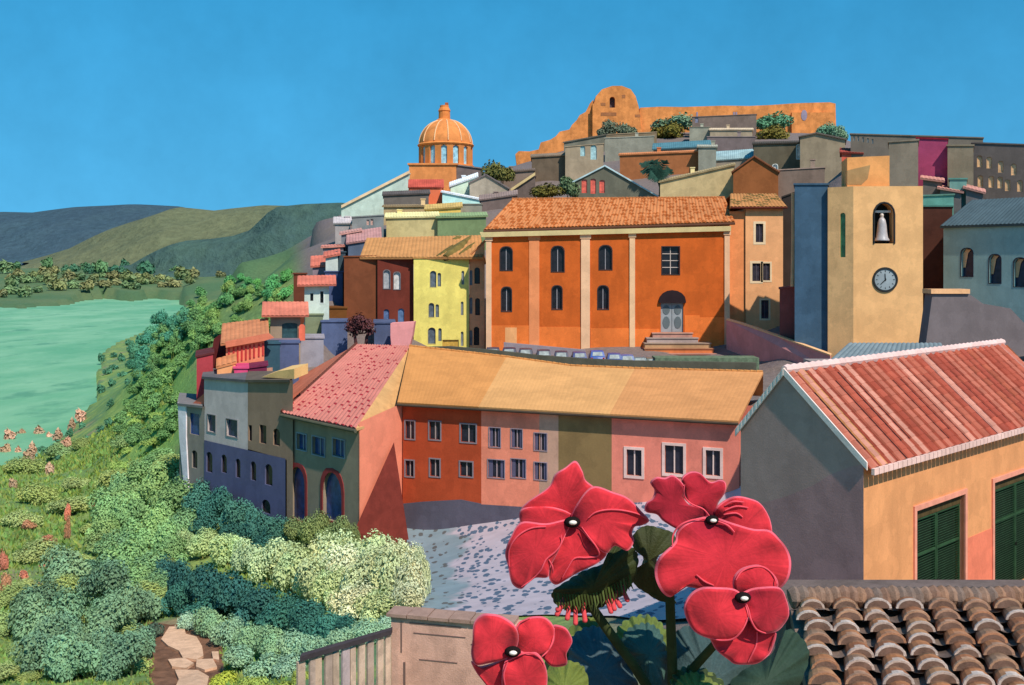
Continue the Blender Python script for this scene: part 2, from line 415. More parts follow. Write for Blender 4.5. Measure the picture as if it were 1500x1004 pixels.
# ================================================================ CHURCH
def church():
    W = Wall((712, 115), (1068, 115)); zb = -10.4+H
    root = thing('church', 'long burnt orange church with cream pilasters, dark windows and spotted tile roof', 'church', W.pt(W.L/2, zb))
    zt0 = W.uv(712, 340)[1]; zt1 = W.uv(1068, 331)[1]
    wins = [(733, 362, 750, 396, .9), (808, 361, 826, 398, .9), (878, 360, 896, 395, .9), (735, 421, 749, 456, .9), (809, 419, 823, 453, .9), (876, 419, 891, 453, .9), (970, 362, 995, 402, 0)]
    hs = [W.rect(*w[:4])+(w[4],) for w in wins]
    door = W.rect(968, 428, 1001, 487)+(.75,)
    mb = MB()
    wallgrid(mb, W, [(0, zt0), (W.L, zt1)], [(0, zb), (W.L, zb)], hs+[door], .35)
    dp = 13.0
    for t, z in ((0, zt0), (W.L, zt1)): mb.face([W.pt(t, zb), W.pt(t, zb, -dp), W.pt(t, z, -dp), W.pt(t, z)])
    mb.face([W.pt(0, zb, -dp), W.pt(W.L, zb, -dp), W.pt(W.L, zt1, -dp), W.pt(0, zt0, -dp)])
    mk('wall', mb, mat('be6128', 'F', var=.12), root)
    # the lighter painted plinth band, broken by pilasters, door and stair
    for x0, x1, y in ((720, 775, 477), (790, 851, 479), (865, 922, 481), (930, 966, 482), (1003, 1025, 462), (1025, 1062, 465)):
        t0, z0 = W.uv(x0, y); t1, _ = W.uv(x1, y)
        pl = MB(); pl.box(W.pt(t0, zb, .035), W.pt(t1-t0, 0, 0)-W.pt(0, 0, 0), W.pt(0, 0, -.03)-W.pt(0, 0, 0), (0, 0, z0-zb)); mk('plinth', pl, mat('d9793a', 'F', var=.14), root)
    for x0, x1, hx, pr in ((712, 720, 'ecbb98', .16), (775, 790, 'd98f60', .08), (851, 864, 'ecbb98', .16), (922, 930, 'edbd96', .16), (1061, 1068.5, 'eab896', .16)):
        t0, _ = W.uv(x0, 400); t1, _ = W.uv(x1, 400); z = interp([(0, zt0), (W.L, zt1)], t0)-.55
        pb = MB(); pb.box(W.pt(t0, zb, pr), W.pt(t1-t0, 0, 0)-W.pt(0, 0, 0), W.pt(0, 0, -pr+.003)-W.pt(0, 0, 0), (0, 0, z-zb))
        pb.box(W.pt(t0-.12, z-.5, pr+.08), W.pt(t1-t0+.24, 0, 0)-W.pt(0, 0, 0), W.pt(0, 0, -pr-.07)-W.pt(0, 0, 0), (0, 0, .5))
        mk('pilaster', pb, mat(hx, 'F', var=.1), root)
    cb = MB()
    cb.prism([W.pt(-.5, zt0-.62, .004), W.pt(W.L+.1, zt1-.62, .004), W.pt(W.L+.1, zt1-.62, .5), W.pt(-.5, zt0-.62, .5)],
             [W.pt(-.7, zt0-.02, .004), W.pt(W.L+.1, zt1-.02, .004), W.pt(W.L+.1, zt1-.08, .6), W.pt(-.7, zt0-.08, .6)])
    mk('cornice', cb, mat('f4d29c', 'F', var=.08), root)
    for i, h in enumerate(hs):
        window(root, W, h, '23232b', frame='3a3638', fw=.1, rev=.32, mull='8f96a0' if i < 6 else 'b9b4ae', bars=0 if i < 6 else 3, fproud=.04)
    # door: dark lunette over two panelled leaves
    t0, z0, t1, z1, _ = door
    dbm = MB(); dbm.face([W.pt(t, z, -.3) for t, z in outline(t0, z0, t1, z1, .75)])
    dr = mk('door', dbm, mat('8a98a0', 'F', var=.12), root)
    zs = W.uv(984, 444)[1]
    lb = MB(); g = [W.pt(t, z, -.2) for t, z in outline(t0, zs, t1, z1, .75)]; lb.prism(g, [p+Vector((0, -.12, 0)) for p in g])
    hood = MB()
    o_ = [(t, z) for t, z in outline(t0-.25, zs, t1+.25, z1+.22, .8)]; g = [W.pt(t, z, .02) for t, z in o_]; hood.prism(g, [p+Vector((0, -.3, 0)) for p in g])
    mk('lunette', hood, mat('2a2126', 'F', var=.1), dr)
    c = (t0+t1)/2
    for k in (-1, 1):
        lf = MB(); a = c+.03 if k > 0 else t0; lf.box(W.pt(a, z0, -.2), W.pt(c-t0-.03, 0, 0)-W.pt(0, 0, 0), W.pt(0, 0, -.07)-W.pt(0, 0, 0), (0, 0, zs-z0))
        for zz, hh in ((.12, .42), (.6, .32)):
            zc = z0+(zs-z0)*(zz+hh/2); xc = a+(c-t0)/2
            ring = [W.pt(xc+.42*math.cos(q*math.pi/6), zc+(zs-z0)*hh*.5*math.sin(q*math.pi/6), -.185) for q in range(12)]
            lf.prism(ring, [p+Vector((0, -.03, 0)) for p in ring], 1)
        mk('door_leaf', lf, [mat('8e9ca4', 'F', var=.1), mat('5d6d74', 'F', var=.1)], dr)
    bd = MB(); q = W.rect(740, 480, 757, 504); bd.box(W.pt(q[0], q[1], .045), W.pt(q[2]-q[0], 0, 0)-W.pt(0, 0, 0), W.pt(0, 0, -.02)-W.pt(0, 0, 0), (0, 0, q[3]-q[1]))
    mk('blocked_doorway', bd, mat('e6a873', 'F', var=.12), root)
    # roof
    tm = tilemat('dd9560', 'bb6a33', 'R', .95, 1.0, .44, .9)
    rb = MB(); ov = .75; zr = 8.15+H; ov = .28
    eL = W.pt(-.3, zt0+.25, ov); eR = W.pt(W.L+.6, zt1+.45, ov); kL = W.pt(3.0, zr, -6.5); kR = W.pt(W.L+.9, zr+.2, -6.5)
    slab(rb, [eL, eR, kR, kL], .3, .1, .42)
    bL = W.pt(-.3, zt0+.25, -13.7); bR = W.pt(W.L+.6, zt1+.45, -13.7)
    slab(rb, [bR, bL, kL, kR], .3)
    slab(rb, [bL, eL, kL-Vector((0, 0, .01)), kL-Vector((0, 0, .005))], .3)
    r = mk('roof', rb, tm, root)
    gb = MB(); gb.tube([eL+Vector((0, -.08, -.22)), eR+Vector((0, -.08, -.22))], .13, 8); mk('gutter', gb, mat('5a4034', 'F', var=.1), r)
    rg = MB(); n = 60
    for k in range(n):
        a = kL.lerp(kR, k/n); b = kL.lerp(kR, (k+.93)/n); rg.tube([a, b], [.2, .16], 6)
    mk('ridge_tile', rg, mat('c98352', 'R', var=.25, sc=1.5), r)
    CP.append((5, 113.5, zb-.1)); CP.append((20, 113.5, zb-.1)); CP.append((-3, 113.5, zb-.1)); CP.append((10, 129, zb+4))
    # stair in front of the door
    st = MB(); stairs = []
    ys = [487, 493.5, 500.5, 507.5, 514.5, 522.5]; xs = [(955, 1013), (946, 1020), (942, 1037), (941, 1040), (940, 1045)]
    W2 = W
    root2 = thing('stone_stair', 'pyramid of grey and pink stone steps below the church door', 'steps', W.pt(W.uv(990, 500)[0], zb, 1.5))
    ztop = W.uv(984, 487)[1]
    for k in range(5):
        t0 = W.uv(xs[k][0], 500)[0]; t1 = W.uv(xs[k][1], 500)[0]; z1 = ztop-(ztop-zb)*k/5-.01; out = .6+k*.5
        sb = MB(); z0 = z1-(ztop-zb)/5
        sb.box(W.pt(t0, z0, .04), W.pt(t1-t0, 0, 0)-W.pt(0, 0, 0), W.pt(0, 0, out-.04)-W.pt(0, 0, 0), (0, 0, z1-z0-.12))
        sb.box(W.pt(t0-.08, z1-.12, .04), W.pt(t1-t0+.16, 0, 0)-W.pt(0, 0, 0), W.pt(0, 0, out+.06)-W.pt(0, 0, 0), (0, 0, .12), 1)
        mk('step', sb, [mat(['ad8a80', 'a39a98', 'a8906e', 'c0784a', 'd99a8a'][k], 'F', var=.15), mat(['d8b0a0', 'b5aaa6', 'b0a294', 'c09070', 'd8a090'][k], 'R', var=.12)], root2)
church()

# side wing of the church
def wing():
    W = Wall((1069, 116.2), (1147, 116.2)); zb = -8.6+H
    root = thing('church_annexe', 'tall narrow peach annexe on the right end of the orange church', 'house', W.pt(W.L/2, zb))
    zt = W.uv(1110, 306)[1]
    wins = [(1107, 328, 1118, 355, 0), (1102, 386, 1114, 412, 0), (1117, 386, 1128, 411, 0), (1115, 440, 1126, 467, 0)]
    hs = [W.rect(*w[:4]) for w in wins]; mb = MB()
    t1 = W.uv(1092, 400)[0]
    wallgrid(mb, W, [(t1, zt), (W.L, zt)], [(t1, zb), (W.L, zb)], hs)
    for t in (t1, W.L): mb.face([W.pt(t, zb), W.pt(t, zb, -11), W.pt(t, zt, -11), W.pt(t, zt)])
    mb.face([W.pt(0, zb, -11), W.pt(W.L, zb, -11), W.pt(W.L, zt, -11), W.pt(0, zt, -11)])
    mk('wall', mb, mat('e9ab7c', 'F', var=.1), root)
    m2 = MB(); wallgrid(m2, W, [(0, zt-.3), (t1, zt-.3)], [(0, zb), (t1, zb)], off=-.25); m2.face([W.pt(t1, zb, -.25), W.pt(t1, zb), W.pt(t1, zt), W.pt(t1, zt, -.25)])
    mk('wall', m2, mat('dc9560', 'F', var=.12), root, label='darker peach strip of wall beside the church')
    for h, f in zip(hs, ('f3cfae',)*4): window(root, W, h, '3b3a48', frame=f, fw=.28 if h is hs[0] or h is hs[1] else .2, rev=.2, fproud=.03, mull='55545f')
    rb = MB(); tm = tilemat('cf9860', '7a6b38', 'R', 1.1, .9, .48, .6, skew=.5)
    slab(rb, [W.pt(-.1, zt+.2, .5), W.pt(W.L+.35, zt+.2, .5), W.pt(W.L+.6, zt+2.1, -5.2), W.pt(1.2, zt+2.1, -5.2)], .22, .08, .42)
    slab(rb, [W.pt(W.L+.35, zt+.2, -11.4), W.pt(-.1, zt+.2, -11.4), W.pt(1.2, zt+2.095, -5.2), W.pt(W.L+.6, zt+2.095, -5.2)], .22)
    r = mk('roof', rb, tm, root)
    g = MB(); g.tube([W.pt(0, zt+.08, .55), W.pt(W.L+.35, zt+.08, .55)], .11); mk('gutter', g, mat('5a2c24', 'F'), r)
    CP.append((28, 115, zb+.2)); CP.append((28, 128, zb+4))
wing()

# ================================================================ BELL TOWER
def tower():
    A = (1212.5, 101); B = (1250, 99.5); C = (1352, 99.2)
    zb = -9.6+H
    WF = Wall(B, C); WL = Wall(A, B)
    root = thing('bell_tower', 'tall peach bell tower with arched bell opening and round clock', 'bell tower', WF.pt(WF.L/2, zb, -3))
    z1 = WF.uv(1300, 273)[1]
    bell = WF.rect(1280, 297, 1310, 357)+(1.15,)
    mb = MB(); wallgrid(mb, WF, [(0, z1), (WF.L, z1)], [(0, zb), (WF.L, zb)], [bell], 1.6)
    D = 7.0
    back = [WL.A+Vector((2.5, D)), WF.B+Vector((.3, D))]
    V3 = lambda q, z: Vector((q.x, q.y, z))
    mb.face([V3(WF.B, zb), V3(back[1], zb), V3(back[1], z1), V3(WF.B, z1)])
    mb.face([V3(back[1], zb), V3(back[0], zb), V3(back[0], z1), V3(back[1], z1)])
    mb.face([V3(q, z1) for q in (WL.A, WF.A, WF.B, back[1], back[0])])
    mk('wall', mb, mat('e8b47e', 'F', var=.1), root)
    sl = WL.rect(1230.5, 312, 1238.5, 377)+(1.,)
    m2 = MB(); wallgrid(m2, WL, [(0, z1), (WL.L, z1)], [(0, zb), (WL.L, zb)], [sl], .3)
    m2.face([V3(back[0], zb), V3(WL.A, zb), V3(WL.A, z1), V3(back[0], z1)])
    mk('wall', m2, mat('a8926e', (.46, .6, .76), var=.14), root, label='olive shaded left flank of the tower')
    window(root, WL, sl, '3e6b4d', rev=.2, paneL='V')
    # belfry back wall, bell and yoke
    bk = MB(); bk.face([WF.pt(t, z, -1.5) for t, z in outline(*bell)]); bb = mk('belfry', bk, mat('20282c', .8), root)
    t = (bell[0]+bell[2])/2; zc = WF.uv(1295, 353)[1]
    c = WF.pt(t, zc, -.65)
    lb = MB(); lb.lathe(c, [(0, .15), (.62, 0), (.74, .0), (.72, .12), (.58, .35), (.5, .9), (.44, 1.6), (.34, 2.1), (.18, 2.35), (.0, 2.4)], 24)
    be = mk('bell', lb, mat('b4b8be', 'F', var=.2, rough=.35, spec=.5), root, smooth=True)
    k = MB(); k.lathe(c+Vector((0, 0, 2.35)), [(0, 0), (.14, .05), (.2, .25), (.14, .45), (0, .5)], 12); k.cbox(c+Vector((0, 0, 2.95)), 1.7, .22, .22)
    mk('yoke', k, mat('dcd8d0', 'F'), be, smooth=False)
    fr = MB(); g = outline(*bell); cx = t; czz = (bell[1]+bell[3])/2; pts = [WF.pt(a, b, .03) for a, b in g]
    fr.tube(pts[1:]+[pts[0]], .1, 6); mk('arch_surround', fr, mat('2b3034', 'F'), root)
    # clock with rim, ticks and hands reading about five to eight as in the picture
    tc, zc = WF.uv(1296.5, 410); R_ = WF.uv(1314.8, 410)[0]-tc
    ck = MB(); ring = lambda r, o, n=40: [WF.pt(tc+r*math.sin(a*2*math.pi/n), zc+r*math.cos(a*2*math.pi/n), o) for a in range(n)]
    ck.prism(ring(R_*.88, .004), ring(R_*.88, .06)); cl = mk('clock', ck, mat('8fa3ac', 'F', var=.12), root)
    rm = MB(); rm.grid([ring(R_*.84, .05), ring(R_*.86, .14), ring(R_, .14), ring(R_*1.02, .003)], close=True); mk('rim', rm, mat('2c3234', 'F'), cl)
    tk = MB()
    for h in range(12):
        a = h*math.pi/6; u = Vector((math.sin(a), math.cos(a))); w = Vector((u.y, -u.x))
        q = [u*R_*.62-w*.035, u*R_*.62+w*.035, u*R_*.76+w*.035, u*R_*.76-w*.035]
        tk.prism([WF.pt(tc+p.x, zc+p.y, .062) for p in q], [WF.pt(tc+p.x, zc+p.y, .075) for p in q])
    mk('hour_mark', tk, mat('1f2527', 'F'), cl)
    for a, ln, w_ in ((-3, .5, .06), (225, .55, .05)):
        a = math.radians(a); u = Vector((math.sin(a), math.cos(a))); w = Vector((u.y, -u.x))*w_
        q = [-u*.1*R_-w, -u*.1*R_+w, u*ln*R_+w*.6, u*ln*R_-w*.6]; hb = MB()
        o = .08 if w_ > .055 else .1
        hb.prism([WF.pt(tc+p.x, zc+p.y, o) for p in q], [WF.pt(tc+p.x, zc+p.y, o+.015) for p in q]); mk('clock_hand', hb, mat('1d2224', 'F'), cl)
    # upper stage: narrower cap
    W2 = Wall((1241, 101.4), (1303, 100.6)); zt = W2.uv(1270, 229)[1]; zt0 = W2.uv(1240, 231)[1]
    ub = MB(); q0 = [W2.pt(0, z1), W2.pt(W2.L, z1), W2.pt(W2.L, z1, -4.5), W2.pt(0, z1, -4.5)]; up = MB()
    up.prism(q0, [p+Vector((0, 0, (zt if i in (1, 2) else zt0)-z1)) for i, p in enumerate(q0)])
    mk('upper_stage', up, mat('e0a468', 'F', var=.12), root)
    pa = MB(); px = [(1241, 250), (1275, 242), (1271, 262), (1262, 271), (1241, 271)]
    g = [W2.pt(*W2.uv(*p), .03) for p in px]; pa.prism([p+Vector((0, .028, 0)) for p in g], g); mk('render_patch', pa, mat('a18a62', 'F', var=.12), root)
    CP.append((35, 98, zb+.3)); CP.append((36, 110, zb+.8))
tower()

# ================================================================ ROW HOUSES UNDER ONE LONG ORANGE ROOF
RW = Wall((590, 79), (1084, 69.5))
def ridge(px):                               # the back ridge of the long roof
    pl = [(560, 505), (600, 507), (742, 523), (836, 536), (930, 540), (1118, 545)]
    a = (px-600)/(1118-600); d = 91+(82.5-91)*a
    return P(px, interp(pl, px), d)
def row(name, label, x0, x1, hx, rx0, rx1, rhex, wins, plinth=None, extra=None, frame=None, pane='2a2c3c', fw=.1, style=None):
    T0 = RW.uv(x0, 650)[0]; T1 = RW.uv(x1, 650)[0]; zb = H-23.5
    root = thing(name, label, 'house', RW.pt((T0+T1)/2, zb, 0), 'row houses under the long orange roof')
    te = [(T, H-11.0) for T in (T0, T1)]
    sec = [(T0, T1, hx)]
    if extra: te_ = RW.uv(extra[0], 650)[0]; sec = [(T0, te_, hx), (te_, T1, extra[1])]
    hs = [RW.rect(*w) for w in wins]
    for a, b, c in sec:
        mb = MB(); hh = [h for h in hs if a < (h[0]+h[2])/2 < b]
        if extra:
            hh = []
            for h in hs:                      # a window across the seam opens both wall sections
                if h[2] > a and h[0] < b: hh.append((max(h[0], a+1e-3), h[1], min(h[2], b-1e-3), h[3]))
        wallgrid(mb, RW, [(a, H-10.95), (b, H-10.95)], [(a, zb), (b, zb)], hh)
        mb.face([RW.pt(a, zb), RW.pt(a, zb, -9), RW.pt(a, H-10.95, -9), RW.pt(a, H-10.95)]); mb.face([RW.pt(b, zb), RW.pt(b, zb, -9), RW.pt(b, H-10.95, -9), RW.pt(b, H-10.95)])
        mb.face([RW.pt(a, zb, -9), RW.pt(b, zb, -9), RW.pt(b, H-10.95, -9), RW.pt(a, H-10.95, -9)])
        mk('wall', mb, mat(c, 'F', var=.12), root)
    for i, h in enumerate(hs):
        s = dict(pane=pane, frame=frame, fw=fw, mull=frame, shut=None, rev=.18); s.update(style or {}); window(root, RW, h, **s)
    if plinth:
        pb = MB(); g0 = [RW.pt(*RW.uv(*p), .05) for p in plinth]; pb.prism([p-Vector((RW.n.x*.046, RW.n.y*.046, 0)) for p in g0], g0)
        mk('plinth', pb, mat('595b6c', 'F', var=.12), root)
    rb = MB(); ov = .55; ea = RW.pt(T0 if x0 > 600 else T0-.2, H-10.75, ov); eb = RW.pt(T1, H-10.75, ov)
    slab(rb, [ea, eb, ridge(rx1), ridge(rx0)], .22, .009, .3)
    kb0 = ridge(rx0); kb1 = ridge(rx1); bk = Vector((1.5, 6, -2.6))
    slab(rb, [kb1+bk, kb0+bk, kb0-Vector((0, 0, .01)), kb1-Vector((0, 0, .01))], .2)
    r = mk('roof', rb, mat(rhex, 'R', var=.09, sc=.25), root)
    g = MB(); g.tube([ea+Vector((0, -.05, -.2)), eb+Vector((0, -.05, -.2))], .1); mk('gutter', g, mat('4a4238', 'F'), r)
    rg = MB(); n = max(6, int((kb1-kb0).length/.5))
    for k in range(n): rg.tube([kb0.lerp(kb1, k/n), kb0.lerp(kb1, (k+.93)/n)], [.15, .12], 6)
    mk('ridge_tile', rg, mat('d69a5c', 'R', var=.2, sc=1.5), r)
    return root
row('terraced_house', 'brick red terraced house with six small grey framed windows', 590, 705, 'a84c2e', 600, 742, 'e8a866',
    [(594, 617, 607, 643), (629, 618, 645, 644), (675, 622, 697, 648), (594, 675, 606, 698), (630, 673, 644, 698), (674, 677, 692, 698)],
    [(590, 738), (620, 735), (676, 732), (705, 738), (705, 775), (598, 805)], frame='7f7d88', fw=.1, style={'mull': 'a39c9c'})
row('terraced_house', 'salmon terraced house with a taupe strip and grey shuttered windows', 705, 818, 'de8c74', 742, 836, 'f2bd7e',
    [(717, 627, 733, 655), (749, 629, 765, 656), (783, 635, 801, 660), (715, 674, 739, 700), (749, 673, 770, 700), (783, 678, 801, 703)],
    [(705, 739), (770, 743), (818, 748), (818, 765), (705, 775)], extra=(790, 'b39684'), frame='8d8794', fw=.06, style={'mull': '9a8f98', 'shut': '5a5d78'})
row('terraced_house', 'narrow windowless olive brown terraced house between the salmon and pink ones', 818, 896, '80704c', 836, 930, 'f2bd7e', [])
row('terraced_house', 'pink terraced house with three white framed double windows', 896, 1083, 'e08878', 930, 1118, 'ecae74',
    [(918, 659, 940, 697), (974, 653, 1001, 694), (1034, 660, 1055, 697)], frame='efc8c4', fw=.2, style={'mull': 'efcfcc', 'fproud': .07})

# end gable wall of the row and a leaning dark maroon wedge
SW = Wall((526, 74.3), (591, 79.3))
def endwall():
    zb = H-23.5; root = thing('gable_end_house', 'low house behind the salmon end wall beside the red terraced house', 'house', SW.pt(SW.L/2, zb, -2))
    mb = MB(); wallgrid(mb, SW, [(0, SW.uv(526, 619)[1]), (SW.L, SW.uv(591, 590)[1])], [(0, zb), (SW.L, zb)])
    mk('wall', mb, mat('e9886a', .95, var=.09), root); return root
EW = endwall()
bt = MB()
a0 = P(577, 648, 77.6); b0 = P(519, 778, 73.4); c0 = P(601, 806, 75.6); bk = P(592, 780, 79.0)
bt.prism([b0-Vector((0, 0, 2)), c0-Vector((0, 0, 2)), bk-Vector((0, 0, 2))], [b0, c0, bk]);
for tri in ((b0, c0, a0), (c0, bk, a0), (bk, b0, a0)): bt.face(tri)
solo('corner_wedge', bt, mat('682a22', .85, var=.14, sc=.8), 'dark maroon wedge leaning on the corner of the salmon wall', 'corner_wedge', tuple(c0-Vector((0, 0, 2))))

# ================================================================ RIGHT FOREGROUND HOUSE
def gabled():
    C0 = XY(1265, 30); G = XY(1085, 33.7); fd = Vector((.74, .672)).normalized(); E = C0+fd*17
    GW = Wall(G, C0, True); FW = Wall(C0, E, True); zb = H-13
    root = thing('gabled_house', 'orange house with grey gable end, white verges and red striped tile roof', 'house', FW.pt(0, zb, 0))
    ta, za = GW.uv(1150, 545); zl = GW.uv(1085, 625)[1]; ze = H-5.97
    # gable wall: grey render above an older purple coat
    seam = [(1085, 745), (1112, 738), (1150, 728), (1190, 712), (1215, 696), (1245, 684), (1265, 680)]
    sp = [GW.uv(*q) for q in seam]
    up = MB(); up.face([GW.pt(*q) for q in sp]+[GW.pt(ta, za), GW.pt(0, zl)])
    mk('gable_wall', up, mat('62605e', 'H', var=.08, sc=.8), root)
    lo = MB(); lo.face([GW.pt(0, zb), GW.pt(GW.L, zb)]+[GW.pt(*q) for q in reversed(sp)])
    mk('gable_wall', lo, mat('625a5c', 'H', var=.1, sc=.8), root, label='purple grey lower coat of the gable wall')
    # facade
    d1 = FW.rect(1341, 736, 1412, 872); d2 = FW.rect(1455, 724, 1528, 872); mb = MB()
    d1 = (d1[0], H-12.2, d1[2], d1[3]); d2 = (d2[0], H-12.2, d2[2], d1[3]+.02)
    wallgrid(mb, FW, [(0, ze), (FW.L, ze)], [(0, zb), (FW.L, zb)], [d1, d2], .3)
    off = GW.A-C0; q = lambda p, z: Vector((p.x, p.y, z))
    mb.face([q(E, zb), q(E+off, zb), q(E+off, zl), q(E+off*.55, za), q(E, ze)]); mb.face([q(G, zb), q(E+off, zb), q(E+off, zl), q(G, zl)])
    mk('wall', mb, mat('e0a070', 'N', var=.1, sc=.7), root)
    pt = MB(); t0 = d1[2]+.16; t1 = d2[0]-.16; pt.box(FW.pt(t0, zb, .012), FW.pt(t1-t0, 0, 0)-FW.pt(0, 0, 0), FW.pt(0, 0, -.01)-FW.pt(0, 0, 0), (0, 0, FW.uv(1433, 782)[1]-zb))
    mk('render_patch', pt, mat('e5836a', 'N', var=.1), root)
    for h in (d1, d2):
        w = MB()
        for a, b, c, d in ((h[0]-.16, h[1], h[0], h[3]+.17), (h[2], h[1], h[2]+.16, h[3]+.17), (h[0], h[3], h[2], h[3]+.17)):
            w.box(FW.pt(a, b, .06), FW.pt(c-a, 0, 0)-FW.pt(0, 0, 0), FW.pt(0, 0, -.2)-FW.pt(0, 0, 0), (0, 0, d-b))
        wd = mk('doorway', w, mat('e8a08e', 'N', var=.1, sc=1.5), root)
        hz = h[3]-.35                          # dark roller box over louvred shutters
        bx = MB(); bx.box(FW.pt(h[0], hz, -.12), FW.pt(h[2]-h[0], 0, 0)-FW.pt(0, 0, 0), FW.pt(0, 0, -.15)-FW.pt(0, 0, 0), (0, 0, .35)); mk('lintel_board', bx, mat('54482f', 'N', var=.2, sc=3), wd)
        c = (h[0]+h[2])/2
        for k in (0, 1):
            a = h[0] if k == 0 else c+.012; b = c-.012 if k == 0 else h[2]
            s = MB(); st = .07
            for (x0, z0, x1, z1) in ((a, h[1], a+st, hz), (b-st, h[1], b, hz), (a+st, hz-st, b-st, hz), (a+st, hz-1.25, b-st, hz-1.25+st)):
                s.box(FW.pt(x0, z0, -.14), FW.pt(x1-x0, 0, 0)-FW.pt(0, 0, 0), FW.pt(0, 0, -.06)-FW.pt(0, 0, 0), (0, 0, z1-z0))
            z = h[1]+.05
            while z < hz-st-.05:
                o = FW.pt(a+st, z, -.19); s.box(o, FW.pt(b-a-2*st, 0, 0)-FW.pt(0, 0, 0), FW.pt(0, .05, .04)-FW.pt(0, 0, 0), FW.pt(0, .012, -.006)-FW.pt(0, 0, 0)); z += .085
            sh = mk('shutter', s, mat('2f5138', 'N', var=.2, sc=2, rough=.6), wd)
            kb = MB(); kb.cbox(FW.pt(b-.04 if k == 0 else a+.04, h[1]+1.6, -.12), .03, .03, .12); mk('handle', kb, mat('20241f', 'N'), wd)
        bk_ = MB(); bk_.face([FW.pt(h[0], h[1], -.29), FW.pt(h[2], h[1], -.29), FW.pt(h[2], h[3], -.29), FW.pt(h[0], h[3], -.29)]); mk('pane', bk_, mat('1c2a22', 'N'), wd)
    # roof: barrel tile columns, weathered colours, highlight painted along many left flanks
    rb = MB(); K0 = GW.pt(ta, za, .045)+Vector((0, 0, .06)); K1 = K0+Vector((fd.x, fd.y, 0))*17.3
    nf = FW.n; E0 = GW.pt(GW.L, ze, .045)+Vector((nf.x*.28, nf.y*.28, -.1)); E1 = E0+Vector((fd.x, fd.y, 0))*17.3
    n = 30; nrm = (E1-E0).cross(K0-E0).normalized()
    if nrm.z < 0: nrm = -nrm
    rnd = random.Random(3); pal = ['be6350', 'b85c4a', 'c06a56', 'b05644', 'c4705c', 'ba6650', 'b25848']
    hi = ['e2a59a', 'dd9f6a', 'd98c7a']
    for i in range(n):
        a, b = i/n, (i+1)/n; e0 = E0.lerp(E1, a); e1 = E0.lerp(E1, b); k0 = K0.lerp(K1, a); k1 = K0.lerp(K1, b)
        kc = pal[rnd.randrange(len(pal))]
        if i < 2 or rnd.random() < .14: kc = hi[0 if i > 12 else rnd.randrange(3)]
        gut = '3a1a14' if rnd.random() < .75 else '8a4434'; g2 = rnd.choice(['dca090', 'c87a68', 'c87a68', kc, kc, kc]); lo_ = rnd.randrange(0, 3); hi_ = rnd.randrange(8, 12)
        rows = []; m = 12; prof = [(0, -.03), (.15, -.03), (.2, .01), (.33, .05), (.5, .065), (.67, .05), (.8, .01), (.85, -.03), (1, -.03)]
        for j in range(m+1):
            for s_ in ((0, 1) if 0 < j < m else (0,)):
                v = j/m; r = []
                for u, hh in prof:
                    p = e0.lerp(e1, u).lerp(k0.lerp(k1, u), v)+nrm*(hh+.014*(1 if s_ else 0)*(hh > 0)); r.append(p)
                rows.append(r)
        cs = alb(kc, 'R'); gs = alb(gut, 'R')
        jl = [rnd.uniform(.88, 1.12) for _ in range(60)]
        seg = [rnd.random() < .25 for _ in range(60)]
        def cf(i_, j_):
            if j_ in (0, 7): return gs if lo_ <= i_//2 <= hi_ else alb('a04c3a', 'R')
            if j_ in (2, 3) and g2 != kc: return [x*jl[i_//2] for x in alb(g2, 'R')]
            c = cs
            if seg[i_//2] and kc in pal: c = alb(pal[(i_*7) % len(pal)], 'R')
            return [x*jl[i_//2] for x in c]
        rb.grid(rows, 0, colf=cf)
        rb.face([rows[0][0]]+[e0.lerp(e1, u)+nrm*hh for u, hh in prof[1:]], 0, gs)
    L_ = GW.pt(0, zl, .045)+(GW.pt(0, zl, 0)-GW.pt(ta, za, 0)).normalized()*.25
    rb.face([L_, K0, K1, L_+(K1-K0)], 0, alb('b9553f', 'R'))
    rf = mk('roof', rb, vcolmat('weathered_highlit_tiles', .14, 2.5), root)
    vb = MB()                                  # white mortared verges, eaves edge and scalloped ridge
    dn = Vector((0, 0, -.16)); o2 = GW.pt(0, 0, .05)-GW.pt(0, 0, 0)
    for a, b in ((L_, K0), (K0, E0)):
        steps = 26 if a is L_ else 1; prv = None
        for k in range(steps):
            p = a.lerp(b, k/steps); q_ = a.lerp(b, (k+.96)/steps); w_ = o2*(1+.35*(k % 2))
            vb.prism([p+dn, q_+dn, q_+dn+w_, p+dn+w_], [p-dn*.45, q_-dn*.45, q_-dn*.45+w_, p-dn*.45+w_])
    mk('verge', vb, mat('eadfe2', 'N', var=.08), rf)
    eb = MB(); m = 58
    for k in range(m):
        p = E0.lerp(E1, k/m); q_ = E0.lerp(E1, (k+.9)/m); hN = Vector((nf.x, nf.y, 0))*.1
        eb.prism([p+dn*1.1, q_+dn*1.1, q_+dn*1.1+hN, p+dn*1.1+hN], [p-dn*.1, q_-dn*.1, q_-dn*.1+hN, p-dn*.1+hN])
    mk('eaves_edge', eb, mat('e6c6c4', 'N', var=.12), rf)
    rg = MB(); m = 46
    for k in range(m):
        p = K0.lerp(K1, k/m)+Vector((0, 0, .02)); q_ = K0.lerp(K1, (k+1.04)/m)+Vector((0, 0, .02)); rg.tube([p, p.lerp(q_, .5), q_], [.12, .17, .13], 8)
    mk('ridge_tile', rg, mat('e6c9cc', 'N', var=.12), rf)
    for p_ in (C0, G, C0+fd*8): CP.append((p_.x-nf.x*-.8, p_.y+nf.y*.8, zb+.2))
    CP.append((E.x, E.y, zb+.5)); CP.append((E.x+off.x*.5, E.y+off.y*.5, zb+1)); CP.append((C0.x+fd.x*8+off.x, C0.y+fd.y*8+off.y, zb+.8))
gabled()

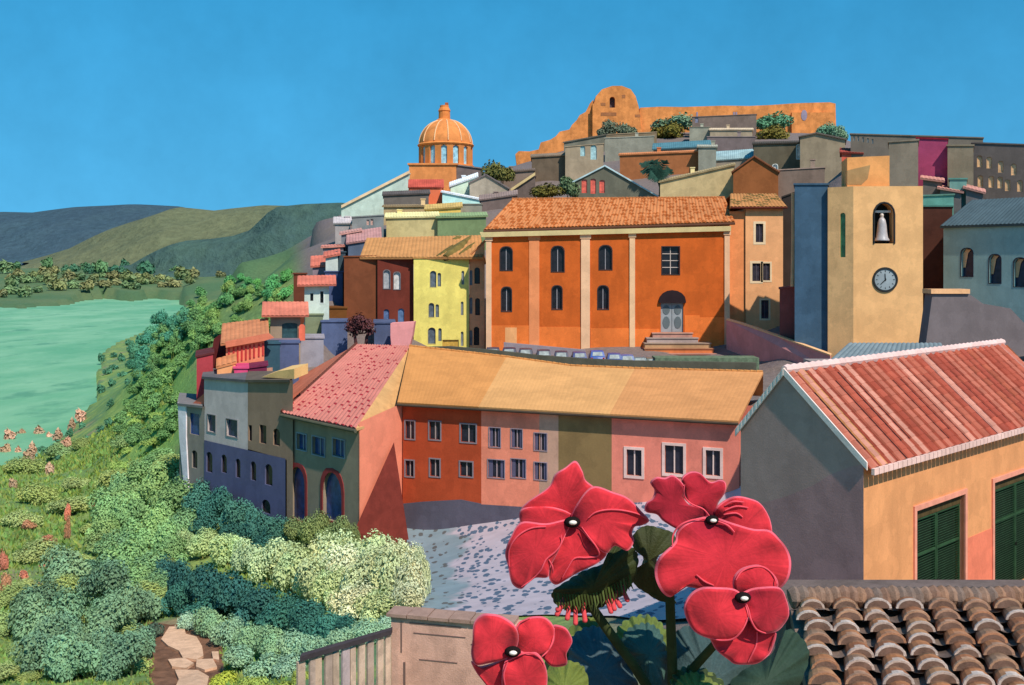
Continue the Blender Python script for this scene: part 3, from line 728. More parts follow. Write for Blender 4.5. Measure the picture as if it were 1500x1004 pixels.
# ================================================================ LOW TILED ROOF AND PARAPET BELOW THE EYE
def tileroof():
    A = P(1158, 886, 5.9); B = P(1640, 880, 5.9); C_ = P(1195, 1060, 4.5); D_ = P(1760, 1060, 4.5)
    B.z = A.z; D_.z = C_.z
    root = thing('tiled_lean_to', 'near brown barrel tiled roof with highlights coloured into its tile ends at the lower right', 'roof', ((A.x+B.x)/2, 5.2, H-5))
    rnd = random.Random(11); rb = MB(); up = (A-C_); nrm = (D_-C_).cross(up).normalized()
    if nrm.z < 0: nrm = -nrm
    base = MB(); base.prism([p-nrm*.1 for p in (C_, D_, B, A)], [p-nrm*.03 for p in (C_, D_, B, A)])
    mk('roof_deck', base, mat('8c7e76', 'R', var=.3, sc=4), root)
    pitch = .215; L = (B-A).length; nC = int(L/pitch); nR = 9
    cols = ['8c7864', '9a7e68', '877668', 'aa8468', '7f7267', '94705a', '8d7f70', 'ba8c68']
    tips = ['dccdc4', 'd0ac90', 'e4dcd8', 'c8a48c', 'c89878', 'd8cac2']  # pale tips paint a highlight arc on the tile ends
    for i in range(nC+1):
        for j in range(nR):
            a = (i+.5)/(nC+1); v0 = j/nR; v1 = (j+1.18)/nR
            p0 = C_.lerp(D_, a).lerp(A.lerp(B, a), v0); p1 = C_.lerp(D_, a).lerp(A.lerp(B, a), min(v1, 1.01))
            jx = Vector((rnd.uniform(-.02, .02), 0, 0)); p0 += jx+nrm*(.03+rnd.uniform(0, .012)); p1 += jx+nrm*.005
            dx = (D_-C_).normalized(); w0 = .076+rnd.uniform(-.006, .007); w1 = .06
            c1 = alb(rnd.choice(cols), 'R'); tp = alb(rnd.choice(tips), 'R'); c2 = alb(rnd.choice(['c48c64', 'b47e5c', 'a48872', 'c89a74']), 'R')
            rows = []; ks = [0, .1, .3, .62, .64, 1]
            for q, k in enumerate(ks):
                p = p0.lerp(p1, k); w = w0+(w1-w0)*k
                rows.append([p+dx*(math.cos(t*math.pi/8)*w)+nrm*(math.sin(t*math.pi/8)*w*.72) for t in range(9)])
            def cf(ii, jj): 
                if ii == 0: return tp
                if ii == 1: return tp if jj in (3, 4) and i % 3 else c2
                return c2 if ii == 2 else c1
            rb.grid(rows, 0, colf=cf)
            lip = [p+(-(p1-p0).normalized()*.012) for p in rows[0]]
            inner = [p0-(p1-p0).normalized()*.012+(q-p0)*.82 for q in rows[0]]
            rb.grid([inner, lip, rows[0]], 0, tp)
            rb.face([q for q in inner]+[], 0, alb('8a7266', 'R'))
            # pan tile between covers
            c3 = alb(rnd.choice(['867a74', '8f8078', '7d726e', '94867c']), 'R')
            pp0 = p0+dx*pitch*.5-nrm*.012; pp1 = p1+dx*pitch*.5-nrm*.012
            rb.grid([[p_+dx*(t*.022)+nrm*(abs(t)**2*.003-.016) for t in range(-3, 4)] for p_ in (pp0-nrm*-.012, pp1)], 0, c3)
    mk('tile', rb, vcolmat('old_tiles', .3, 14, bs=.5), root, smooth=False)['kind'] = 'stuff'
    rg = MB(); m = 40
    for k in range(m):
        p = A.lerp(B, k/m); q = A.lerp(B, (k+1.03)/m); z = rnd.uniform(-.008, .008); rg.tube([p+Vector((0, .02, .03+z)), p.lerp(q, .5)+Vector((0, .02, .035+z)), q+Vector((0, .02, .03+z))], [.055, .07, .056], 8, col=alb(rnd.choice(['9c8070', 'a08878', '8e8078', 'aa8a74']), 'R'))
    mk('ridge_mortar', rg, vcolmat('old_tiles', .3, 14), root)
    wl = MB(); wl.box((A.x, A.y+.1, H-6), (B.x-A.x, 0, 0), (0, .25, 0), (0, 0, A.z-H+6-.1)); wl.box((C_.x, C_.y+.25, H-6), (D_.x-C_.x, 0, 0), (0, .2, 0), (0, 0, C_.z-H+6-.08)); mk('wall', wl, mat('6e6460', 'F'), root)
    pa = MB(); a = P(1150, 869, 7.3); b = P(1700, 864, 7.3); a2 = a-Vector((0, 0, 3)); 
    pa.box(a2, (b.x-a.x, 0, 0), (0, .28, 0), (0, 0, 2.94)); pa.box(a2+Vector((-.03, -.03, 2.94)), (b.x-a.x+.06, 0, 0), (0, .34, 0), (0, 0, .06))
    solo('parapet_wall', pa, mat('7f7472', 'R', var=.2, sc=2), 'plain grey parapet between the near tiled roof and the orange house', 'wall', tuple(a2))
tileroof()

# ================================================================ PINK RAMP WALL, PARKED CARS, PIAZZA EDGE
rw = MB(); RWp = [(1064, 469), (1085, 475), (1140, 494), (1216, 521.5), (1216, 545), (1150, 556), (1108, 556), (1064, 532)]
def rd(px): return 113.4-(px-1064)/(1216-1064)*16.5
g = [P(x, y, rd(x)) for x, y in RWp]; rw.prism(g, [p+Vector((.4, .9, 0)) for p in g], 0)
cpn = MB()
for (a, b) in zip(RWp[:3], RWp[1:4]):
    p = P(a[0], a[1], rd(a[0])); q = P(b[0], b[1], rd(b[0])); cpn.prism([p+Vector((-.05, -.1, 0)), q+Vector((-.05, -.1, 0)), q+Vector((.5, 1, 0)), p+Vector((.5, 1, 0))], [p+Vector((-.05, -.1, .14)), q+Vector((-.05, -.1, .14)), q+Vector((.5, 1, .14)), p+Vector((.5, 1, .14))])
r_ = thing('retaining_wall', 'dusky pink retaining wall sloping down from the church to the tower', 'wall', tuple(P(1140, 545, 105)))
mk('wall_face', rw, mat('c48e8e', 'F', var=.1), r_); mk('coping', cpn, mat('e8b98c', 'F'), r_)

hd = MB(); a = P(655, 512, 97.5); pts = [(600, 509), (660, 508), (720, 513), (790, 521), (860, 526), (930, 529), (1000, 530), (1108, 532)]
for (x0, y0), (x1, y1) in zip(pts, pts[1:]):
    p = P(x0, y0, 99-(x0-600)/509*3); q = P(x1, y1, 99-(x1-600)/509*3)
    hd.prism([Vector((p.x, p.y, H-13)), Vector((q.x, q.y, H-13)), Vector((q.x, q.y+.7, H-13)), Vector((p.x, p.y+.7, H-13))], [p, q, q+Vector((0, .7, 0)), p+Vector((0, .7, 0))])
solo('boundary_wall', hd, mat('4f554c', 'F', var=.15), 'long low dark green grey wall behind the ridge of the long roof', 'wall', tuple(P(850, 545, 97)))
gs = MB(); p = P(960, 524.5, 100); q = P(1112, 524.5, 100); gs.box((p.x, p.y, H-11.4), (q.x-p.x, 0, 0), (0, 2.5, 0), (0, 0, p.z-H+11.4))
solo('clipped_hedge', gs, leafmat('7a927c', 'R') if False else mat('76907a', 'R', var=.25, sc=1.5), 'flat topped pale green clipped hedge below the church steps', 'hedge', tuple(P(1036, 540, 100)))
kb = MB(); p = P(738, 502, 109); q = P(858, 513, 109); kb.prism([p+Vector((0, 0, -.9)), q+Vector((0, 0, -.9)), q+Vector((0, .6, -.9)), p+Vector((0, .6, -.9))], [p, q, q+Vector((0, .6, 0)), p+Vector((0, .6, 0))])
solo('low_wall', kb, mat('8a8690', 'F', var=.1), 'lavender grey kerb wall along the foot of the church left half', 'wall', tuple(p-Vector((0, 0, .9))))

def car():
    root = thing('parked_car', 'x', 'car', (0, 0, 0), 'small cars parked nose in before the church')
    prof = [(-1.75, .32), (-1.78, .7), (-1.7, .86), (-1.45, .93), (-1.12, 1.38), (-.6, 1.46), (.3, 1.44), (.85, 1.02), (1.6, .86), (1.75, .62), (1.72, .3)]   # y (rear negative), z
    b = MB()
    def sec(x, s):                             # cross sections narrow towards the roof
        return [Vector((x*(1-.16*max(0, (z-.9)/.55)), y, z if True else 0)) for y, z in prof]
    xs = [-.74, -.7, -.35, 0, .35, .7, .74]
    rows = [[Vector((x*(1-.16*max(0, (z-.9)/.55)), y*(1-.02*abs(x)), z+.03*(1-(x/.74)**2)*(z > .5))) for y, z in prof] for x in xs]
    b.grid(rows); b.face(rows[0]); b.face(list(reversed(rows[-1])))
    b.face([rows[0][0], rows[-1][0], rows[-1][-1], rows[0][-1]])
    mk('body', b, mat('34466f', 'F', rough=.35, spec=.5, var=.06), root, smooth=False)
    gl = MB(); gl.face([(-.52, -1.43, .99), (.52, -1.43, .99), (.46, -1.16, 1.36), (-.46, -1.16, 1.36)]); mk('rear_window', gl, glass('9aa6ac'), root)
    gl = MB(); gl.face([(.5, .9, 1.06), (-.5, .9, 1.06), (-.46, .42, 1.42), (.46, .42, 1.42)]); mk('windscreen', gl, glass('4a565e'), root)
    for s in (-1, 1):
        gl = MB(); gl.face([(s*.735, -1.1, .98), (s*.735, .7, .98), (s*.655, .3, 1.36), (s*.655, -.95, 1.36)]); mk('side_window', gl, glass('3c464e'), root)
        t = MB(); t.cbox((s*.6, -1.76, .78), .18, .06, .14); mk('tail_lamp', t, mat('a02a24', 'F', rough=.4), root)
        for y in (-1.05, 1.1):
            w = MB(); w.tube([(s*.62, y, .3), (s*.78, y, .3)], .3, 14); wh = mk('wheel', w, mat('1c1d20', 'F'), root)
            rm = MB(); rm.tube([(s*.785, y, .3), (s*.79, y, .3)], .17, 10); mk('rim', rm, mat('8a8c90', 'F'), wh)
    return root
def dup(root, loc, rz, label, paint=None):
    r = root.copy(); COLL.objects.link(r); r.location = loc; r.rotation_euler = (0, 0, rz); r['label'] = label
    for ch in list(root.children):
        c = ch.copy(); COLL.objects.link(c); c.parent = r
        if paint and ch.name.startswith('body'): c.data = ch.data.copy(); c.data.materials[0] = paint
        for g_ in list(ch.children):
            d = g_.copy(); COLL.objects.link(d); d.parent = c
    return r
car0 = car()
CARS = [(722, 507, '3a4054', 'dark slate car at the left end of the parked row, by the peach house'), (746, 508, '343a52', 'dark navy parked car, second from the left end of the row'),
        (770, 510, '3c4152', 'charcoal parked car in front of the second church pilaster'), (796, 512, '343a50', 'dark navy parked car before the middle left church bay'),
        (822, 514, '3a4056', 'dark navy parked car, next left of the one at the third pilaster'), (848, 515, '3b4a80', 'indigo parked car at the foot of the third church pilaster'),
        (874, 513, '3558a4', 'bright blue parked car, the tallest of the row'), (899, 517, '3a538f', 'mid blue parked car just right of the tallest bright blue one'),
        (917, 519, '4a67a0', 'light blue parked car left of the fourth church pilaster'), (936, 522, '56707a', 'grey teal parked car beside the foot of the church steps'),
        (955, 523.5, '5f6e68', 'grey green parked car at the right end of the row, by the hedge')]
for i, (px, y, hx, lab) in enumerate(CARS):
    d = 103.5-(px-722)/233*1.2
    p = P(px, y, d); z = p.z-1.47; z = min(z, H-9.9)
    if i == 0: r = car0; r.location = (p.x, d, z); r['label'] = lab; bpy.data.objects['body'].data.materials[0] = mat(hx, 'F', rough=.35, spec=.5, var=.06)
    else: dup(car0, (p.x, d, z), random.uniform(-.05, .05), lab, mat(hx, 'F', rough=.35, spec=.5, var=.06))
    CP.append((p.x, d, z-.05))
# ================================================================ YELLOW AND BROWN HOUSES LEFT OF THE CHURCH
SH = {'mull': None}
gw = lambda *q, a=.9, **k: (*q, dict(k), a)
house('townhouse', 'lemon yellow three storey house left of the orange church', 606, 687, (379, 378), 508, 119, 9, 'e0d878', roof='flat', rhex='d9a566', ext=3,
      wins=[gw(630, 397, 639, 421, pane='5d6a7c', frame='cfc878', fw=.05, fproud=.03), gw(641, 400, 646, 420, pane='6e7a86'), gw(676, 397, 680, 417, pane='7f8890'),
            gw(628, 444, 636, 465, pane='5d6a7c', frame='cfc878', fw=.05, fproud=.03), gw(638, 446, 643, 465, pane='6e7a86'), gw(675, 442, 679, 462, pane='7f8890'),
            gw(627, 480, 638, 504, pane='5d6a7c', frame='cfc878', fw=.05, fproud=.03), gw(642, 481, 647, 500, pane='6e7a86'), gw(675, 486, 679, 507, pane='7f8890'),
            (648, 498, 672, 510, dict(pane='c0a050'), 0)])
house('townhouse', 'narrow peach house squeezed between the yellow house and the church', 687.5, 710, (376, 352), 508, 119.2, 9, 'e3a87c', roof='flat', rhex='d9a070', ext=3,
      wins=[gw(695, 392, 703, 416, pane='1f1e26'), gw(696, 437, 703, 462, pane='241f26'), gw(694, 479, 702, 506, pane='1f1a20'),
            gw(687.8, 396, 692, 418, pane='6d7484'), gw(687.8, 436, 692, 460, pane='6d7484'), gw(687.8, 484, 692, 506, pane='6d7484')])
# the long peach roof over brown and yellow houses
lr = MB(); e0 = P(528, 378, 119.5); e1 = P(708, 379, 118.6); k1 = P(704, 345, 127); k0 = P(537, 349, 127)
e0.z = e1.z = H+1.05
slab(lr, [e0+Vector((0, -.6, 0)), e1+Vector((0, -.6, 0)), k1, k0], .25, .06, .45)
slab(lr, [e1+Vector((0, 14, -.6)), e0+Vector((0, 14, -.6)), k0-Vector((0, 0, .01)), k1-Vector((0, 0, .01))], .25)
rootr = thing('townhouse_roof', 'long peach tile roof with olive streaks above the brown and yellow houses', 'roof', tuple((e0+e1)/2))
rr_ = mk('tile_field', lr, mat('dba56c', 'R', var=.12), rootr)
om = MB()
for x0, y0, x1, y1, w in ((640, 378, 668, 357, .35), (652, 380, 690, 346, .7), (672, 376, 700, 352, .4), (664, 352, 676, 345, .5)):
    def rp(x, y):
        t = (379-y)/(379-347); return P(x, y, 118.4+8.4*max(0, min(1, t)))
    a, b = rp(x0, y0), rp(x1, y1); zz = lambda p: e0.z-.05+(k0.z-e0.z)*((p.y-(e0.y-.6))/(127-e0.y+.6))+.12
    a.z = zz(a); b.z = zz(b); om.tube([a, a.lerp(b, .4)+Vector((.2, 0, .03)), b], [w*.6, w, w*.5], 6)
mk('moss_streak', om, mat('7c7444', 'R', var=.3), rootr)
house('townhouse', 'maroon brown house with four arched windows beside the yellow house', 553, 605.5, 378, 475, 120, 9, '6a342a', roof='flat', ext=5,
      wins=[gw(562, 396, 571, 423, pane='a9b0bc', frame='6d7078', fw=.08), gw(577, 399, 586, 424, pane='c9ccd2', frame='6d7078', fw=.08), gw(562, 453, 570, 476, pane='5870a0'), gw(583, 452, 592, 472, pane='5d7cac')])
house('townhouse', 'plain windowless brown house left of the maroon house', 504, 553, (377, 376), 470, 120.5, 9, '72462f', roof='flat', ext=6)
house('cottage', 'low slate blue cottage below the maroon house', 548, 578, 474, 505, 112, 6, '4e5e80', roof='flat', ext=3)
pk = MB(); g = [P(x, y, 108) for x, y in ((574, 515), (598, 515), (604, 492), (607, 472), (572, 474), (572, 494))]; pk.prism([p+Vector((0, 2, 0)) for p in g], g)
solo('garden_wall', pk, mat('dc9a9c', 'F', var=.1), 'small rose pink wall flaring upward in front of the yellow house', 'wall', tuple(P(586, 515, 109)))
house('cottage', 'royal blue house tucked behind the small white house', 476, 502, 399, 470, 124, 6, '465880', roof='flat', ext=5)
house('cottage', 'dark teal house rising behind the royal blue one', 493, 506, 370, 402, 128, 5, '3b5260', roof='flat', ext=5)
house('cottage', 'tiny pale house with salmon lean to roof, highest of the left edge cottages', 477, 495, (379, 374), 402, 126, 4, 'c2d6d4', roof='shed', rhex='e88a78', ext=5, rise=.6)
rf = MB(); slab(rf, [P(456, 391, 128), P(478, 391, 127), P(494, 374, 131), P(478, 375, 131)], .2, .05, .4); 
house('cottage', 'grey violet cottage with a sloping salmon roof left of the tiny pale house', 458, 478, (392, 390), 408, 130, 5, '827a86', roof='shed', rhex='e88a78', rise=1.2, ext=6)
house('townhouse', 'dark brown slab of a house at the left edge of the upper cluster', 430, 449, (402, 402), 482, 126, 6, '63392a', roof='flat', ext=7)
house('townhouse', 'brown house showing as a ledge below the royal blue house', 466, 508, 452, 478, 119, 4, '6a4724', roof='flat', ext=6)
house('cottage', 'small white house with salmon roof, lilac eaves and two slit windows', 446, 482, (417, 416), 464, 114, 5, 'bcd3cd', roof='gable', rhex='e88a78', rise=.75, ov=.8, ext=2,
      wins=[(454.5, 430, 459, 441, dict(pane='16181c'), 0), (469, 427, 474, 444, dict(pane='101114', frame='f0f0ee', fw=.07), 0)])
house('cottage', 'sage green lower house directly below the small white house', 447, 473, 462, 500, 113, 5, '78886e', roof='flat', ext=4)
house('cottage', 'cornflower blue house below the brown ledge', 471, 509, 472, 520, 112, 5, '506288', roof='flat', ext=4)
house('cottage', 'pale lavender block at the foot of the sage green house', 436, 474, 496, 530, 107, 5, '9296a4', roof='flat', ext=5)
t, Wt = house('cottage', 'taupe turret house with wide salmon roof and dark teal doorway', 396, 440, 460, 504, 105, 5, '958a78', roof='gable', rhex='e8907c', rise=.95, ov=.85, ext=2,
      wins=[(413, 473, 436, 502, dict(pane='2f4d58'), .25)])
sh_ = MB(); g = [Wt.pt(t_, z_, .1) for t_, z_ in outline(*Wt.rect(438, 475, 447, 499), 1)]; sh_.prism(g, [p+Vector((0, -.12, 0)) for p in g]); mk('shutter', sh_, mat('e2745c', 'F'), t)
house('cottage', 'grey violet plinth house below the taupe turret', 392, 437, 500, 512, 103, 4, '7d7688', roof='flat', ext=3)
house('cottage', 'dark teal house beside the striped coral house', 386, 410, 504, 545, 100, 5, '34586a', roof='flat', ext=4)
house('cottage', 'periwinkle blue house right of the dark teal one', 410, 438, 503, 545, 100.5, 5, '506186', roof='flat', ext=4)
# striped coral house
t, Wt = house('cottage', 'coral house with dark red vertical stripes and a ragged salmon roof', 331, 387, (505, 496), 545, 99, 6, 'e58a6c', roof='shed', rhex='dd9870', rise=1.3, ov=.5, ext=3)
for k, x in enumerate((334, 341, 347, 353, 359, 365, 371, 378, 384)):
    b = MB(); a_ = Wt.uv(x, 510-k*.9); b_ = Wt.uv(x, 533-k*1.5); b.box(Wt.pt(a_[0], b_[1], .09), Wt.pt(.16, 0, 0)-Wt.pt(0, 0, 0), Wt.pt(0, 0, -.085)-Wt.pt(0, 0, 0), (0, 0, a_[1]-b_[1])); mk('batten', b, mat('b03c3c', 'F'), t)
eb = MB(); g = [Wt.pt(*Wt.uv(x, y), .5) for x, y in ((330, 500), (392, 488), (400, 495), (387, 499), (331, 509))]; eb.prism([p+Vector((0, .45, 0)) for p in g], g); mk('eaves_board', eb, mat('ea9074', 'R'), t)
dk = MB(); g = [P(x, y, 97.5) for x, y in ((311, 550), (329, 545), (331, 510), (328, 496), (321, 491), (313, 497), (311, 512))]; dk.prism([p+Vector((0, 4, 0)) for p in g], g)
solo('chimney_tower', dk, mat('5a2628', 'F'), 'dark maroon round topped tower left of the striped coral house', 'tower', tuple(P(320, 550, 99)))
house('cottage', 'crimson house with a dark left edge at the far left of the town', 288, 312, (524, 518), 560, 98, 6, 'a2404a', roof='flat', rhex='6d3a3e', ext=5)
house('shed', 'orange walled lean to in front of the striped coral house', 318, 345, (541, 533), 560, 95, 3.5, 'e8a070', roof='shed', rhex='eda070', rise=.4, ext=3, ov=.1)
house('shed', 'magenta shed between the orange lean to and the plum shed', 343, 363, 540, 560, 94.5, 3.5, 'c24a78', roof='flat', ext=3)
house('shed', 'plum coloured shed right of the magenta shed', 363, 391, (540, 536), 560, 95.2, 3.5, '6c2c4a', roof='flat', ext=3)

# ================================================================ GREY TERRACE AT THE LEFT EDGE
GL = Wall((262, 93), (428, 81))
def greyhouse(name, label, secs, wins, bots, wmats, roofs):
    pass
def gface(root, x0, x1, yt, yb, hx, wins, L='S', extra=0, bottom=None, lab=None, off=0):
    a = GL.uv(x0, 620)[0]; b = GL.uv(x1, 620)[0]
    top = [(a, GL.uv(x0, yt[0])[1]), (b, GL.uv(x1, yt[1])[1])]; bt = [(a, GL.uv(x0, yb[0])[1]), (b, GL.uv(x1, yb[1])[1])]
    hs = [GL.rect(*w[:4])+((w[5] if len(w) > 5 else 0),) for w in wins]; mb = MB(); wallgrid(mb, GL, top, bt, hs, .3, off=off)
    mk('wall', mb, mat(hx, L, var=.1), root, label=lab)
    for w, h in zip(wins, hs): window(root, GL, h, off=off, **w[4])
    return top
zbG = H-25
def gbody(root, x0, x1, z, hx, dp=8):
    a = GL.uv(x0, 620)[0]; b = GL.uv(x1, 620)[0]; mb = MB()
    zl, zr = z                                 # party walls run straight back into the hill, not square to the street
    ra = Vector((GL.pt(a, 0).x, GL.pt(a, 0).y)).normalized()*dp; rb_ = Vector((GL.pt(b, 0).x, GL.pt(b, 0).y)).normalized()*dp
    bp = lambda t, zz: GL.pt(t, zz)+Vector((*(ra if t == a else rb_), 0))
    mb.face([GL.pt(a, zbG), bp(a, zbG), bp(a, zl), GL.pt(a, zl)]); mb.face([GL.pt(b, zbG), bp(b, zbG), bp(b, zr), GL.pt(b, zr)])
    mb.face([bp(a, zbG), bp(b, zbG), bp(b, zr), bp(a, zl)]); mk('wall', mb, mat(hx, 'S', var=.1), root)
    rb = MB(); slab(rb, [GL.pt(a, zl+.1, .25), GL.pt(b, zr+.1, .25), bp(b, zr+.1), bp(a, zl+.1)], .22); return rb
r = thing('corner_house', 'narrow dark grey house with white painted corner strip at the left end of the terrace', 'house', GL.pt(1.5, zbG, -2))
top = gface(r, 263, 300, (592, 596), (735, 735), '5b6362', [gw(278, 606, 292, 637, pane='35518c', a=0), gw(281, 660, 289, 686, pane='30333c', a=.6)])
rb = gbody(r, 263, 300, (top[0][1], top[1][1]), '5b6362'); mk('parapet', rb, mat('8f9299', 'R'), r)
st = MB(); a = GL.uv(262, 620)[0]; q = [(262, 588), (267, 588), (279, 725), (273, 725)]
g = [GL.pt(*GL.uv(*p), .12) for p in ((262, 590), (274, 594), (274, 640), (278, 722), (272, 722), (264, 640))]; st.prism([p+Vector((GL.n.x, GL.n.y, 0))*-.115 for p in g], g); mk('corner_strip', st, mat('a6a8b8', 'S'), r)
lt = MB(); g = [GL.pt(*GL.uv(*p), -.3) for p in ((275, 594), (303, 596), (303, 570))]; lt.prism([p+Vector((2.5, 4, 0)) for p in g], g); mk('roof', lt, mat('ea8a70', 'R'), r)
l2 = MB(); g = [GL.pt(*GL.uv(*p), -4.5) for p in ((262, 592), (303, 590), (303, 548), (288, 553))]; l2.prism([p+Vector((1.5, 2.5, 0)) for p in g], g); mk('gable_wall', l2, mat('766a5e', 'S'), r)
r = thing('terraced_house', 'light grey house over a blue painted base with a row of arched windows', 'house', GL.pt(9, zbG, -2), 'grey terrace at the left edge')
aw = dict(pane='332e33')
top = gface(r, 299, 363, (553, 558), (645, 660), '7e878d', [gw(304, 608, 316, 633, pane='2c3c5e', a=0, frame='7f868c', fw=.07), gw(332, 615, 348, 640, pane='2c3c5e', a=0, frame='7f868c', fw=.07)])
rb = gbody(r, 299, 363, (top[0][1], top[1][1]), '7e878d'); mk('roof', rb, mat('5f6268', 'F'), r)
gface(r, 300, 419, (645, 672), (760, 790), '394462', [gw(303, 662, 312, 692, a=.9, **aw), gw(325, 666, 333, 693, a=.9, **aw), gw(346, 672, 353, 700, a=.9, **aw), gw(368, 676, 376, 704, a=.9, **aw), gw(389, 680, 400, 711, a=.9, **aw), gw(384, 732, 397, 752, a=.9, **aw)], off=.06, lab='blue painted lower wall')
r = thing('terraced_house', 'taupe house right of the light grey one, three dark windows under a blank top', 'house', GL.pt(15, zbG, -2), 'grey terrace at the left edge')
top = gface(r, 363, 420, (558, 557), (658, 674), '5e5a50', [gw(360+4, 623, 369, 646, a=0, **aw), gw(380, 623, 390, 650, a=0, **aw), gw(400, 628, 410, 653, a=.8, **aw)])
gface(r, 420, 429, (557, 557), (795, 800), '5e5a50', [])
rb = gbody(r, 363, 428, (top[0][1], top[1][1]), '6b675d', 7); mk('roof', rb, mat('5f5a52', 'F'), r)
ys = MB(); g = [GL.pt(*GL.uv(*p), -.2) for p in ((380, 553), (428, 556), (428, 541), (405, 544))]; ys.prism([p+Vector((.8, 1.6, .3)) for p in g], g)
solo('roof_gable', ys, mat('e8bd80', 'F'), 'small yellow ochre roof end above the taupe terrace house', 'roof', tuple(GL.pt(14, H-11, -2)))

# dotted pink roof house with two tall arches
GR = Wall((420, 82), (527, 74.3))
def dotted():
    r = thing('arched_house', 'grey house with pink dotted roof and two tall red rimmed arches', 'house', GR.pt(GR.L/2, zbG, -4))
    zt = GR.uv(475, 617)[1]
    ws = [(435, 636, 449, 659), (458, 641, 476, 667), (488, 644, 505, 669)]; ar = [(426, 684, 447, 762), (473, 692, 501, 764)]
    hs = [GR.rect(*w)+(0,) for w in ws]; ah = [GR.rect(*w)+(1.2,) for w in ar]; mb = MB()
    zb = zbG; wallgrid(mb, GR, [(0, zt), (GR.L, zt)], [(0, zb), (GR.L, zb)], hs+ah, .35)
    mb.face([GR.pt(0, zb), GR.pt(0, zb, -12), GR.pt(0, zt, -12), GR.pt(0, zt)]); mk('wall', mb, mat('606359', 'S', var=.1), r)
    for h in hs: window(r, GR, h, '33508c', frame='8a96a4', fw=.09, rev=.25, mull='8a96a4', fproud=.06, sill=None)
    for h in ah: window(r, GR, h, '2f4f8c', frame='8a3a3c', fw=.32, rev=.34, fproud=.05, name='arch')
    E1 = GR.pt(0, zt+.1, .5); E2 = GR.pt(GR.L+.2, zt+.1, .5); K1 = P(522, 503, 94); K2 = P(601, 507, 92); E0 = P(424, 556, 103); E3 = P(587, 589, 79.6)
    K1.z = K2.z = H-7.4; E0.z = E1.z; E3.z = E1.z
    rb = MB(); slab(rb, [E1, E2, K2, K1], .22, .09, .5); rf = mk('roof', rb, tilemat('dc9088', 'a83040', 'R', .95, .62, .27, .6, skew=.0, wob=.3), r)
    r2 = MB(); slab(r2, [E0, E1, K1-Vector((0, 0, .02)), K1-Vector((.05, -.05, .02))], .2); r2.face([E0, E1, K1]); 
    mk('roof', r2, mat('e58e72', 'R', var=.14), r, label='salmon left slope of the roof')
    r3 = MB(); a, b, c = E2-Vector((0, 0, .02)), E3, K2-Vector((0, 0, .02)); r3.prism([p-Vector((0, 0, .2)) for p in (a, b, c)], [a, b, c]); mk('roof', r3, mat('e8bd84', 'R', var=.12), r, label='cream right slope of the roof')
    hp = MB(); n = 34
    for k in range(n): hp.tube([K1.lerp(E1, k/n)+Vector((0, 0, .06)), K1.lerp(E1, (k+.9)/n)+Vector((0, 0, .06))], [.17, .13], 6)
    mk('hip_tile', hp, mat('5c3830', 'F', var=.2), rf)
    g = MB(); g.tube([E1-Vector((0, .05, .22)), E2-Vector((0, .05, .22))], .14); mk('gutter', g, mat('565a4c', 'F'), rf)
    CP.append((E1.x-1, E1.y-2, H-22.2)); CP.append((E2.x, E2.y-1.5, H-20.2)); CP.append((GL.A.x, GL.A.y-1.5, H-22)); CP.append((-20, 86, H-22.5)); CP.append((-22, 100, H-15)); CP.append((-30, 103, H-15.5))
dotted()

